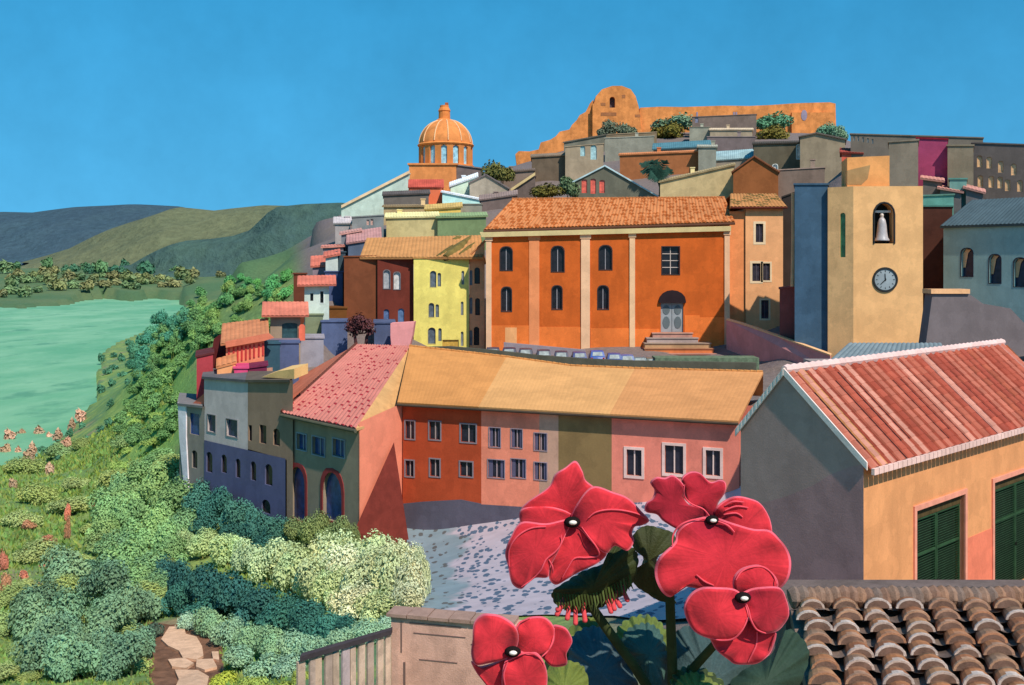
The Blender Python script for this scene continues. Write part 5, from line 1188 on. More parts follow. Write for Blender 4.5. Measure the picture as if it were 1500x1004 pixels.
me.materials.append(m); go = bpy.data.objects.new('ground', me); COLL.objects.link(go); go['kind'] = 'structure'

wm = MB(); wm.face([(-4000, 60, 0), (1500, 60, 0), (1500, 4200, 0), (-4000, 4200, 0)])
m, nt, b = newmat('water'); p = pos(nt); mp = nt.nodes.new('ShaderNodeMapping'); mp.inputs['Scale'].default_value = (1, .5, 1); nt.links.new(p, mp.inputs[0])
w1 = noise(nt, mp.outputs[0], .014, 6, .7); w2 = noise(nt, mp.outputs[0], .035, 5, .65)
c = mixc(nt, ramp(nt, w1, 0, 1, .4, .62), alb('6cb08a', (1.06, 1.16, 1.3)), alb('90c6a2', (1.06, 1.16, 1.3))); c = mixc(nt, ramp(nt, w2, 0, .75, .56, .66), c, alb('56967a', (1.06, 1.16, 1.3)))
nt.links.new(c, b.inputs['Base Color']); b.inputs['Roughness'].default_value = .6; b.inputs['Specular IOR Level'].default_value = .08; bump(nt, b, w2, .5, 2.5)
struct('water', wm, m)

def hill(name, prof, D, hexs, toe=450, seed=1, depth=.3):
    """a wooded ridge with real slopes before and behind its crest"""
    xs = np.linspace(prof[0][0], prof[-1][0], 260); ys = np.interp(xs, [q[0] for q in prof], [q[1] for q in prof])
    rows = []; rs = np.random.RandomState(seed)
    K = 26
    for k in range(-K, 15):
        d = D*(1+depth*k/K) if k <= 0 else D*(1+.6*k/14); r = []
        s = max(0, 1+k/K) if k <= 0 else 1-k/14
        sm = s*s*(3-2*s)
        for x, y in zip(xs, ys):
            zc = H-(y-HY)*D/F; X_ = (x-750)/F*D*(1+.02*math.sin(k*.6+x*.02)); ripple = (math.sin(X_*.013+k*.5)+math.sin(X_*.031-k*.9)*.6+math.sin(X_*.07+k*1.7)*.3)*D*.0022*(sm*(1-sm)*4)
            r.append((X_*d/D*.5+X_*.5, d, -3+(zc+3)*sm+ripple))
        rows.append(r)
    mb = MB(); mb.grid(rows)
    m, nt, b = newmat('wooded_slope'); p = pos(nt); n1 = noise(nt, p, .006, 6, .7); n2 = noise(nt, p, .05, 4, .7)
    c = mixc(nt, ramp(nt, n1, 0, 1, .4, .6), alb(hexs[0], (.95, 1.08, 1.2)), alb(hexs[1], (.95, 1.08, 1.2))); cc = nt.nodes.new('ShaderNodeVectorMath'); cc.operation = 'SCALE'; nt.links.new(c, cc.inputs[0]); nt.links.new(ramp(nt, n2, .78, 1.22), cc.inputs['Scale']); nt.links.new(cc.outputs[0], b.inputs['Base Color']); bump(nt, b, n2, .8, 12)
    return struct(name, mb, m, smooth=True)
hill('hill', [(-900, 330), (-500, 318), (-200, 318), (0, 311), (60, 312), (125, 304), (200, 300), (256, 303), (330, 318), (500, 330), (900, 340)], 3300, ('405a68', '3c5464'), seed=1)  # slate blue of the distant air is put into this ridge's colour
hill('hill', [(40, 385), (85, 374), (118, 364), (150, 348), (182, 333), (215, 320), (256, 304), (310, 309), (350, 305), (395, 301), (430, 302), (520, 312), (620, 330)], 2600, ('646e54', '6c7458'), seed=2, depth=.22)
hill('hill', [(150, 393), (205, 387), (235, 368), (262, 353), (310, 350), (345, 346), (372, 338), (386, 325), (400, 311), (414, 303), (450, 299), (497, 297), (560, 304), (700, 330), (900, 350), (1100, 380)], 1900, ('3f5a5a', '46625a'), seed=3, depth=.1)

# ================================================================ STREET AND PATH
def sheet(far, near, nu, nv, off):
    rows = []
    fa = [XY(*q) for q in far]; ne = [XY(*q) for q in near]
    def along(pl, t):
        k = t*(len(pl)-1); i = min(int(k), len(pl)-2); return pl[i].lerp(pl[i+1], k-i)
    for j in range(nv+1):
        r = []
        for i in range(nu+1):
            q = along(fa, i/nu).lerp(along(ne, i/nu), j/nv); r.append(q)
        rows.append(r)
    Xs = np.array([[q.x for q in r] for r in rows]); Ys = np.array([[q.y for q in r] for r in rows]); Zs = terr(Xs, Ys)+off
    return [[(Xs[j, i], Ys[j, i], Zs[j, i]) for i in range(nu+1)] for j in range(nv+1)]
m, nt, b = newmat('cobbles'); p = pos(nt)
vo = nt.nodes.new('ShaderNodeTexVoronoi'); vo.inputs['Scale'].default_value = 2.1; vo.inputs['Randomness'].default_value = .9
mp = nt.nodes.new('ShaderNodeMapping'); mp.inputs['Scale'].default_value = (1, .4, 0); nt.links.new(p, mp.inputs[0]); nt.links.new(mp.outputs[0], vo.inputs['Vector'])
ds = mth(nt, 'ADD', vo.outputs['Distance'], ramp(nt, noise(nt, p, 3, 3), -.12, .12)); wn = nt.nodes.new('ShaderNodeTexWhiteNoise'); nt.links.new(vo.outputs['Color'], wn.inputs['Vector'])
thr = ramp(nt, wn.outputs['Value'], .33, .48, 0, 1); stone = mth(nt, 'LESS_THAN', ds, thr)
sxp = nt.nodes.new('ShaderNodeSeparateXYZ'); nt.links.new(p, sxp.inputs[0])
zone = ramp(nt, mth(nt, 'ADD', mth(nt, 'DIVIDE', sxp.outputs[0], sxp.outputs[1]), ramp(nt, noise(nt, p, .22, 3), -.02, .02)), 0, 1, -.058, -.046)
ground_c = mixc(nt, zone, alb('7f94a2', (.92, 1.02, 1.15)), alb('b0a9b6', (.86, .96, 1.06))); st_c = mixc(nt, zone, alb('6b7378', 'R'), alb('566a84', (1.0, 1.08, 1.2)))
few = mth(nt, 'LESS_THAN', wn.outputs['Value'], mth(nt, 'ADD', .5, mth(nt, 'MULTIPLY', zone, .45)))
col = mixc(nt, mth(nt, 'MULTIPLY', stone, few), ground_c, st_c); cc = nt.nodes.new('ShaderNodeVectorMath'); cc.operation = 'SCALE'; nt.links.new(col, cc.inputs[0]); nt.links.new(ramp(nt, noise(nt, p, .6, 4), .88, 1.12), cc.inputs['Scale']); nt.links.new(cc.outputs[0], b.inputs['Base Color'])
bump(nt, b, stone, .35, .08)
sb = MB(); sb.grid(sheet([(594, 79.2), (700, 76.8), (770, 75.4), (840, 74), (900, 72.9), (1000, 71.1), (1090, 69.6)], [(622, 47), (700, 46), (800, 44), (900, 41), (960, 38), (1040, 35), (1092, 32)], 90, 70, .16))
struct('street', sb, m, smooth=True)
pm = MB()
def stonepath():
    rnd = random.Random(4)
    for pts in ([(248, 926), (270, 925), (272, 935), (288, 940), (296, 955), (298, 968), (288, 974), (268, 970), (262, 962), (246, 954), (236, 943)],
                [(246, 975), (270, 972), (284, 980), (272, 988), (252, 985)], [(288, 974), (312, 972), (318, 984), (300, 990), (287, 984)],
                [(256, 990), (290, 989), (306, 998), (300, 1030), (250, 1030), (262, 1004)], [(310, 963), (320, 962), (321, 975), (312, 974)], [(236, 1034), (300, 1034), (306, 1060), (230, 1060)]):
        tops = []
        for x, y in pts:
            d = ground(x, y) or 45; q = P(x, y, d); tops.append(Vector((q.x, q.y, tz(q.x, q.y)+.22)))
        pm.prism([t-Vector((0, 0, .6)) for t in tops], tops, 0)
stonepath()
struct('path', pm, mat('dcae8c', .95, var=.15, sc=1.2))
pb = MB(); pb.grid(sheet([(212, 58), (250, 56), (290, 56), (322, 58)], [(225, 38), (255, 38), (300, 38), (335, 38)], 24, 30, .1)); struct('path', pb, mat('8d6c58', 'R', var=.3, sc=.8), smooth=True)
tf = MB(); tf.box((-3, -3, H-1.75), (8, 0, 0), (0, 6.2, 0), (0, 0, .2)); struct('floor', tf, mat('a08070', 'R'))

# ================================================================ FOLIAGE
def leafblob(name, rx, ry, rz, n, leaf, seed, lumps=9, stems=3, up=.35, strap=False):
    rs = np.random.RandomState(seed)
    L = rs.normal(size=(lumps, 3)); L /= np.linalg.norm(L, axis=1)[:, None]; L *= (rs.uniform(.25, .68, lumps))[:, None]; L[:, 2] = np.abs(L[:, 2])*.9-.05
    lr = rs.uniform(.3, .5, lumps); k = rs.randint(0, lumps, n)
    dv = rs.normal(size=(n, 3)); dv /= np.linalg.norm(dv, axis=1)[:, None]
    rr = lr[k]*rs.uniform(.45, 1.05, n)**.6
    C = L[k]+dv*rr[:, None]; C[:, 2] = C[:, 2]*.75+.38
    C = C*np.array([rx, ry, rz]); C[:, 2] = np.maximum(C[:, 2], .03*rz+rs.uniform(0, .12, n)*rz)
    nr = dv*.9+rs.normal(size=(n, 3))*.38+np.array([0, -.12, up+.15]); nr /= np.linalg.norm(nr, axis=1)[:, None]
    t = np.cross(nr, rs.normal(size=(n, 3))); t /= np.linalg.norm(t, axis=1)[:, None]; bt = np.cross(nr, t)
    s = leaf*rs.uniform(.55, 1.35, n)[:, None]
    q = np.stack([C-t*s, C-bt*s*.55+nr*s*.12, C+t*s, C+bt*s*.55+nr*s*.12], 1)
    lt = rs.uniform(.84, 1.16, lumps)[k]*rs.uniform(.88, 1.14, n); hue = rs.uniform(-.07, .07, lumps)[k]
    col = np.stack([lt*(1+hue), lt, lt*(1-hue), np.ones(n)], 1)
    v = q.reshape(-1, 3); me = bpy.data.meshes.new(name); sv = []; sf = []; sc = []
    for i in range(stems):
        a = rs.uniform(0, 6.28); x0, y0 = rx*.12*math.cos(a), ry*.12*math.sin(a); x1, y1 = rx*.45*math.cos(a), ry*.45*math.sin(a); b0 = len(v)+len(sv)
        for (x, y, z, r) in ((x0, y0, -.5, .035*rx), (x1*.6, y1*.6, rz*.35, .025*rx), (x1, y1, rz*.7, .012*rx)):
            for j in range(5): sv.append((x+r*math.cos(j*1.257), y+r*math.sin(j*1.257), z))
        for l in range(2):
            for j in range(5): sf.append((b0+l*5+j, b0+l*5+(j+1) % 5, b0+l*5+5+(j+1) % 5, b0+l*5+5+j)); sc.append((.75, .5, .4, 1))
    allv = v.tolist()+sv; fs = np.arange(4*n).reshape(n, 4).tolist()+sf
    me.from_pydata(allv, [], fs)
    a = me.color_attributes.new('Col', 'FLOAT_COLOR', 'CORNER')
    cf = np.concatenate([np.repeat(col, 4, 0).ravel(), np.array([c for c in sc for _ in range(4)]).ravel() if sc else np.zeros(0)]).astype(np.float32)
    a.data.foreach_set('color', cf); me.update(); return me
PROTO = {'near': [leafblob('bush_leaves', 1, .9, 1, 5600, .052, s, 15) for s in (1, 2, 3)],
         'mid': [leafblob('bush_leaves', 1, .9, 1, 1900, .082, s, 11) for s in (4, 5, 6)],
         'far': [leafblob('bush_leaves', 1, .9, 1, 260, .24, s, 7, 1) for s in (7, 8)],
         'flat': [leafblob('bush_leaves', 1, .9, .6, 2600, .065, s, 16) for s in (9, 10)]}
PM = {}
def bush(px, py, wpx, hpx, hx, label, group, kind='mid', name='bush', d=None, cat='bush', L='V', sink=.0):
    if d is None:
        d = ground(px, py)
        if d is None: return None
    q = P(px, py, d); z = tz(q.x, q.y)-sink
    k = random.randrange(len(PROTO[kind])); key = (kind, k, hx, L)
    if key not in PM:
        me = PROTO[kind][k].copy(); me.materials.append(leafmat(hx, L)); PM[key] = me
    o = bpy.data.objects.new(name, PM[key]); COLL.objects.link(o)
    sx = wpx*d/F*.5*1.1; sz = hpx*d/F*1.0
    o.location = (q.x, q.y, z if d is not None else q.z); o.scale = (sx, sx, sz); o.rotation_euler = (0, 0, random.uniform(0, 6.28))
    o['label'] = label; o['category'] = cat
    if group: o['group'] = group
    return o
def inpoly(x, y, pl):
    c = False; n = len(pl)
    for i in range(n):
        x0, y0 = pl[i]; x1, y1 = pl[(i+1) % n]
        if (y0 > y) != (y1 > y) and x < (x1-x0)*(y-y0)/(y1-y0)+x0: c = not c
    return c
def scatter(poly, n, w, asp, hxs, label, group, kind='mid', name='bush', cat='bush', mind=.55, L='V'):
    xs = [p[0] for p in poly]; ys = [p[1] for p in poly]; got = []
    for _ in range(n*40):
        if len(got) >= n: break
        x = random.uniform(min(xs), max(xs)); y = random.uniform(min(ys), max(ys))
        if not inpoly(x, y, poly): continue
        ww = random.uniform(*w)
        if any((x-a)**2+((y-b_)*1.5)**2 < (mind*(ww+c)/2)**2 for a, b_, c in got): continue
        got.append((x, y, ww))
    for x, y, ww in sorted(got, key=lambda t: t[1]):
        bush(x, y, ww, ww*random.uniform(*asp), random.choice(hxs), label, group, kind, name, cat=cat, L=L)
# dark dots on the river bank
for x, y in ((148,526),(157,544),(167,538),(167,519),(177,526),(190,501),(194,522),(179,548),(187,560),(165,561),(148,571),(163,592),(200,555),(211,530),(120,623),(103,635),(124,643),(148,629),(159,621),(170,614),(60,658),(72,660),(84,671),(64,682),(34,690)):
    bush(x, y+5, random.uniform(11, 16), random.uniform(9, 13), '3c6a58', 'small dark green round bush dotted along the near river bank', 'round bushes along the river bank', 'far')
for x, y in ((14,648),(30,640),(56,640),(72,644),(86,641),(106,628),(40,680),(18,712),(48,664),(98,652),(8,668),(26,668),(74,690),(118,612)):
    bush(x, y+6, random.uniform(12, 20), random.uniform(16, 24), random.choice(['a08c7e', '968474', 'a88c80']), 'dusty pink reedy shrub at the water edge on the left', 'dusty pink shrubs by the water', 'far', 'shrub', cat='shrub')
for x, y, w, h in ((140,742,34,12),(158,738,20,11),(40,774,26,14),(100,788,12,34),(100,760,12,26),(70,795,26,13),(78,830,38,13),(40,818,22,17),(8,880,24,40),(62,860,20,16),(6,835,14,34),(36,848,18,16),(52,893,24,10)):
    bush(x, y+4, w, h, random.choice(['a2705c', 'a86e60', '967058']), 'low reddish flowering shrub scattered through the green slope at left', 'reddish shrubs on the green slope', 'mid', 'shrub', cat='shrub')
scatter([(0,690),(120,650),(200,640),(255,680),(262,760),(240,860),(200,1004),(0,1004)], 40, (34, 92), (.3, .5), ['788a54', '7c8c54', '6f8656', '6a855a', '80905e'], 'low soft olive green shrub covering the open left slope', 'soft olive shrubs on the slope', 'near', mind=.75)
scatter([(165,735),(235,690),(268,730),(280,790),(262,850),(225,890),(170,860),(150,790)], 20, (54, 82), (.6, .8), ['6a8e60', '749662', '668a62'], 'leafy mid green bush on the slope left of the pale hedge', 'mid green bushes on the slope', 'near', mind=.46)
scatter([(62,880),(100,850),(150,850),(190,880),(210,930),(205,1010),(65,1010),(45,940)], 16, (66, 96), (.65, .8), ['5e8066', '648266', '587862'], 'large dark green bush in the thicket at the lower left corner', 'dark thicket at the lower left', 'near', mind=.48)
scatter([(110,840),(160,830),(160,765),(180,745),(188,800),(150,860)], 7, (34, 50), (.6, .8), ['557a5e', '50745e'], 'smaller dark green bush beside the mid green slope bushes', 'smaller dark slope bushes', 'mid')
scatter([(200,560),(230,510),(262,480),(310,470),(330,500),(290,520),(262,560),(258,640),(205,660),(170,650),(160,625)], 46, (24, 40), (.55, .75), ['587e4e', '628650', '567c50'], 'bright green bush on the bank left of the grey terrace', 'bright green bank bushes', 'mid')
scatter([(190,545),(205,500),(240,470),(290,470),(270,505),(235,520),(215,570)], 22, (18, 30), (.7, .95), ['3f7a68', '4a8068', '3c705c'], 'teal green tree leaning over the near river bank', 'teal bank trees', 'mid', 'tree', cat='tree')
scatter([(262,445),(330,425),(420,430),(428,480),(390,490),(330,500),(290,480)], 34, (16, 30), (.6, .85), ['5e8450', '6b8a50', '4f7e50'], 'round green tree on the meadow behind the coral houses', 'meadow trees behind the town', 'mid', 'tree', cat='tree')
scatter([(330,420),(380,405),(432,402),(432,455),(380,440)], 12, (16, 30), (.6, .85), ['4c8a58', '468054', '528c50'], 'emerald green tree left of the dark brown house at the town edge', 'emerald trees at the town edge', 'mid', 'tree', cat='tree')
scatter([(0,376),(60,374),(120,382),(210,388),(330,394),(330,404),(230,406),(120,402),(40,396),(0,398)], 110, (16, 28), (.7, 1.0), ['3b6450', '40684e', '36604e', '45684a'], 'tiny dark green tree in the far wood under the blue hills', 'far dark trees under the hills', 'far', 'tree', cat='tree')
scatter([(0,400),(120,405),(250,410),(330,405),(260,425),(120,428),(0,440)], 44, (16, 30), (.5, .75), ['5e6e4c', '687450', '567050', '6a7050'], 'olive brown tree on the far bank of the river', 'olive trees on the far bank', 'far', 'tree', cat='tree')
scatter([(180,618),(250,600),(262,700),(200,720),(160,700)], 9, (30, 44), (.45, .6), ['7b9450', '74904e'], 'light green shrub on the grassy strip below the bank', 'light green shrubs on the strip', 'flat')
# bushes at the foot of the grey terrace
for x, y, w, h in ((270,735,34,44),(290,755,54,48),(318,768,58,50),(350,782,60,50),(382,795,62,50),(408,806,54,48),(300,785,54,36),(345,803,60,34),(385,815,54,34)):
    bush(x, y, w, h, random.choice(['32605a', '39665e', '2e5a54']), 'dark blue green bush growing against the foot of the blue painted wall', 'dark bushes along the grey terrace', 'near')
for x, y, w, h in ((432,802,46,40),(462,800,50,48),(496,802,46,42),(516,806,30,36)):
    bush(x, y, w, h, random.choice(['5f7046', '66784e']), 'olive bush below the tall red rimmed arches', 'olive bushes under the arches', 'near')
# pale hedge of flowering shrubs
for x, y, w, h in ((272,806,38,32),(300,818,54,40),(332,830,60,46),(364,842,64,54),(398,856,68,60),(432,868,72,66),(462,882,72,66),(416,838,60,40),(346,818,50,34),(486,892,64,60)):
    bush(x, y, w, h, random.choice(['b2c490', 'a8bf86', 'b8c898', 'aec294']), 'fresh light green shrub in the left half of the pale hedge', 'light green hedge shrubs', 'near', L='L')
for x, y, w, h in ((482,852,78,66),(512,846,80,70),(545,842,84,66),(578,848,78,56),(602,862,58,66),(500,878,84,70),(536,886,88,76),(572,888,84,80),(602,892,62,76),(520,908,80,52),(556,912,80,48),(592,908,66,50),(616,880,30,74)):
    bush(x, y, w, h, random.choice(['b8c294', 'c0c89e', 'aebc88', 'c6caa6', 'b4c494']), 'billowing cream green shrub beside the cobbled street', 'cream green hedge shrubs', 'near', L='L')
# dark hedge
for x, y, w, h in ((246,868,58,54),(272,884,68,62),(306,898,74,66),(342,910,78,66),(378,922,80,64),(414,932,80,58),(450,938,78,52),(486,940,72,46),(262,902,56,48),(300,912,70,40),(512,938,56,36),(290,872,50,40)):
    bush(x, y, w, h, random.choice(['2b5a54', '316058', '295250']), 'deep blue green bush in the dark diagonal hedge', 'dark diagonal hedge', 'near')
for x, y, w, h in ((275,925,42,28),(305,935,54,40),(335,948,58,48),(365,958,60,46),(398,966,64,44),(432,970,64,42),(465,968,64,38),(500,958,66,36),(540,945,66,34),(350,984,64,36),(390,996,68,38),(570,935,52,28),(425,990,60,30)):
    bush(x, y, w, h, random.choice(['8eb096', '86a88a', '98b69c', '84a880']), 'grey mint bush in front of the dark diagonal hedge', 'mint bushes before the dark hedge', 'near', L='L')
for x, y, w, h in ((330,1004,60,30),(370,1015,60,32),(415,1020,56,30),(440,1000,40,30)):
    bush(x, y, w, h, random.choice(['7d9048', '86953c']), 'yellow green tuft beside the stone path at the bottom edge', 'yellow green tufts by the path', 'flat')
for x, y, w, h in ((225,940,32,28),(300,918,18,20)): bush(x, y, w, h, '3f5248', 'small blackish bush at the head of the stone path', 'blackish bushes by the path', 'mid')
# bushes and palm on the hill town
for x, y, w, h, R, hx, lab in ((731,268,54,36,196,'6b6f3a','olive bush between the dome and the castle foot'), (800,290,60,26,172,'6c6a30','broad olive bush left of the gabled house with coral shutters'), (835,288,44,32,173,'5f7a58','grey green bush above the broad olive one'),
        (892,202,40,26,262,'6b7a66','long grey green bush under the keep, left half'), (918,201,36,24,262,'70806a','long grey green bush under the keep, right half'), (975,206,56,30,264,'6e6a2c','olive gold bush below the wall near the keep'), (985,192,74,28,274,'6b8c70','sage green bush against the castle wall near the keep'),
        (1130,212,58,30,262,'6c672c','olive gold bush below the wall at right'), (1132,192,60,32,274,'64a07c','bright sea green bush against the castle wall at right'), (1208,204,44,26,268,'6a9c7e','sea green bush at the right end of the castle wall'), (1230,206,30,22,262,'6c9276','grey green bush beyond the right castle corner')):
    d = dep(x, R); o = bush(x, y, w, h, hx, lab, None, 'mid', d=d, L='F'); o.location.z = P(x, y, d).z-.3
def palm():
    d = dep(965, 171); b0 = P(969, 286, d); r = thing('palm_tree', 'dark green stubby palm in front of the reddish brown hill house', 'palm tree', b0)
    m = d/F; t = MB(); top = P(965, 263, d); t.tube([b0-Vector((0, 0, 1.5)), b0.lerp(top, .5)+Vector((.2, 0, 0)), top], [.5, .4, .35], 8); mk('trunk', t, mat('2b4238', 'F'), r)
    cr = MB(); rnd = random.Random(8)
    for tx, ty, w in ((937,240,1.1),(945,238,1.1),(955,236,1.2),(963,238,1),(977,236,1),(985,250,.9),(939,252,1.1),(948,254,1.2),(958,250,1.2),(972,252,1),(986,254,.8),(950,262,1)):
        tip = P(tx, ty, d+rnd.uniform(-2, 2)); mid = top.lerp(tip, .55)+Vector((0, 0, .8))
        ax = (tip-top).normalized(); sd = ax.cross(Vector((0, 1, 0))).normalized()
        for k in range(14):
            a = k/14; c = top.lerp(mid, min(1, a*2)) if a < .5 else mid.lerp(tip, a*2-1); l = w*(.4+1.1*math.sin(math.pi*min(1, a+.15)))
            for s in (-1, 1):
                e = c+sd*s*l*.75+ax*l*.5-Vector((0, .2*s, .1)); cr.face([c, c+ax*.35, e], 0, tuple([rnd.uniform(.75, 1.2)]*3))
    mk('crown', cr, leafmat('23483f', 'F'), r)
palm()
def browntree():
    d = 108; b0 = P(528, 505, d); r = thing('tree', 'round dark maroon leaved tree with two short trunks by the brown house', 'tree', b0)
    t = MB(); t.tube([P(522, 508, d), P(520, 494, d), P(516, 486, d)], [.2, .16, .1], 6); t.tube([P(536, 508, d), P(537, 494, d), P(541, 484, d)], [.2, .16, .1], 6); mk('trunk', t, mat('4a3034', 'F'), r)
    me = leafblob('crown', 25*d/F, 1.7, 36*d/F, 1500, .17, 21, 12, 0); me.materials.append(leafmat('58363a', 'F')); o = bpy.data.objects.new('crown', me); COLL.objects.link(o); o.parent = r; o.location = (0, 0, 8*d/F)
browntree()
# grass: one sheet of small blades over the open left slope
rs = np.random.RandomState(5); n = 42000
gx = rs.uniform(-90, 260, n)*0; D = np.exp(rs.uniform(math.log(36), math.log(260), n)); pxr = rs.uniform(-60, 420, n); gx = (pxr-750)/F*D
gz = terr(gx, D); keep = (gz > .6) & ~((pxr > 255) & (D > 74)) & ~((pxr > 225) & (pxr < 325) & (D < 58)); gx, D, gz = gx[keep], D[keep], gz[keep]; n = len(gx)
hh = (.10+.0022*D)*rs.uniform(.5, 1.5, n); an = rs.uniform(0, 6.28, n); ww = hh*.5
q = np.stack([np.stack([gx-np.cos(an)*ww, D-np.sin(an)*ww, gz-.05], 1), np.stack([gx+np.cos(an)*ww, D+np.sin(an)*ww, gz-.05], 1), np.stack([gx+rs.normal(size=n)*hh*.4, D+rs.normal(size=n)*hh*.4, gz+hh], 1)], 1)
me = bpy.data.meshes.new('grass'); me.from_pydata(q.reshape(-1, 3).tolist(), [], np.arange(3*n).reshape(n, 3).tolist())
a = me.color_attributes.new('Col', 'FLOAT_COLOR', 'CORNER'); base = np.array([[.8, .95, .8], [1.15, 1.05, .7], [1, 1, 1], [.8, 1.05, .95], [1.2, .95, .9]])[rs.randint(0, 5, n)]*rs.uniform(.85, 1.15, n)[:, None]
a.data.foreach_set('color', np.repeat(np.concatenate([base, np.ones((n, 1))], 1), 3, 0).astype(np.float32).ravel()); me.materials.append(leafmat('728c4c', 'G'))
go2 = bpy.data.objects.new('grass', me); COLL.objects.link(go2); go2['kind'] = 'stuff'

# ================================================================ STONE GATE WALL AND SLATTED FENCE
def gatewall():
    d = 13.0; r = thing('stone_wall', 'pinkish beige block wall with incised joints below the red flowers', 'wall', tuple(P(635, 1100, d)))
    W = Wall((573, d), (760, 12.6)); zt = W.uv(640, 908)[1]; zb = H-9.5; b = MB()
    b.box(W.pt(0, zb), W.pt(W.L, 0, 0)-W.pt(0, 0, 0), W.pt(0, 0, -.25)-W.pt(0, 0, 0), (0, 0, zt-zb)); mk('wall_face', b, mat('c8a698', 'F', var=.14, sc=2.2), r)
    j = MB()
    for x0, y0, x1, y1 in ((600, 915, 676, 917), (606, 930, 682, 931.5), (614, 968, 670, 969.5), (587, 911, 589, 956), (591, 970, 594, 1020), (690, 945, 730, 946.5)):
        h = W.rect(x0, y0, x1, y1); j.box(W.pt(h[0], h[1], .006), W.pt(h[2]-h[0], 0, 0)-W.pt(0, 0, 0), W.pt(0, 0, -.003)-W.pt(0, 0, 0), (0, 0, h[3]-h[1]))
    mk('mortar_joint', j, mat('6f5f5c', 'F'), r)
    c = MB(); zc = zt
    for k in range(6):
        c.box(W.pt(-.05+k*W.L/6, zc, .05), W.pt(W.L/6-.012, 0, 0)-W.pt(0, 0, 0), W.pt(0, 0, -.32)-W.pt(0, 0, 0), (0, 0, .04+.006*(k % 2)))
    mk('coping', c, mat('b49a90', 'R', var=.15, sc=2), r)
    W = Wall((438, 11.6), (572, 12.9)); r = thing('picket_fence', 'weathered beige board fence rising towards the stone wall', 'fence', tuple(W.pt(.5, H-8))); rnd = random.Random(2)
    tl = lambda x: W.uv(x, 972+(932-972)*(x-438)/(572-438))
    x = 439.
    while x < 571:
        w = rnd.uniform(7, 11); t0 = tl(x)[0]; t1 = tl(min(x+w, 572))[0]; z = tl(x+w/2)[1]+rnd.uniform(-.02, .02); b = MB(); tilt = rnd.uniform(-.03, .03)
        zb = H-8.5
        b.prism([W.pt(t0, zb, 0), W.pt(t1, zb, 0), W.pt(t1, zb, -.03), W.pt(t0, zb, -.03)], [W.pt(t0+tilt, z, 0), W.pt(t1+tilt, z+.02, 0), W.pt(t1+tilt, z+.02, -.03), W.pt(t0+tilt, z, -.03)])
        mk('picket', b, mat(rnd.choice(['b4a596', 'bfafa0', 'a89b92', 'b8a694', 'afa6ac']), 'F', var=.2, sc=3), r); x += w+rnd.uniform(2, 4.5)
    b = MB(); p0 = W.pt(*tl(438), .02); p1 = W.pt(*tl(572), .02)
    for dz, hx in ((.03, .06), (-.9, .08)): b.prism([p0+Vector((0, -.02, dz)), p1+Vector((0, -.02, dz)), p1+Vector((0, .09, dz)), p0+Vector((0, .09, dz))], [p0+Vector((0, -.02, dz+hx)), p1+Vector((0, -.02, dz+hx)), p1+Vector((0, .09, dz+hx)), p0+Vector((0, .09, dz+hx))])
    mk('rail', b, mat('4c4850', 'R', var=.15, sc=2), r)
    k = MB(); k.box(W.pt(-.1, H-8.5, -.25), W.pt(W.L+.2, 0, 0)-W.pt(0, 0, 0), W.pt(0, 0, -.06)-W.pt(0, 0, 0), (0, 0, .5)); mk('kickboard', k, mat('5a5656', 'F'), r)
gatewall()
# ================================================================ RED FLOWERS IN THE FOREGROUND
def smoothpoly(pts, per=7):
    n = len(pts); o = []
    for i in range(n):
        p0, p1, p2, p3 = (Vector(pts[(i+k) % n]) for k in (-1, 0, 1, 2))
        for j in range(per):
            t = j/per; o.append(.5*((2*p1)+(p2-p0)*t+(2*p0-5*p1+4*p2-p3)*t*t+(3*p1-p0-3*p2+p3)*t**3))
    return o
def petalmat():
    m, nt, b = newmat('petal'); at = nt.nodes.new('ShaderNodeVertexColor'); at.layer_name = 'Col'
    tc = nt.nodes.new('ShaderNodeTexCoord').outputs['Object']; n1 = noise(nt, tc, 28, 4, .6); n2 = noise(nt, tc, 160, 3, .6)
    cc = nt.nodes.new('ShaderNodeVectorMath'); cc.operation = 'SCALE'; nt.links.new(at.outputs[0], cc.inputs[0]); nt.links.new(mth(nt, 'ADD', ramp(nt, n1, .82, 1.18), ramp(nt, n2, -.08, .08)), cc.inputs['Scale'])
    nt.links.new(cc.outputs[0], b.inputs['Base Color']); b.inputs['Roughness'].default_value = .85; b.inputs['Specular IOR Level'].default_value = .1; bump(nt, b, n2, .3, .002)
    try: b.inputs['Sheen Weight'].default_value = .15
    except Exception: pass
    return m
PMAT = petalmat()
RED = alb('d03442', 'N'); RIM = alb('f0667e', 'N'); DEEP = alb('7c1430', 'N')
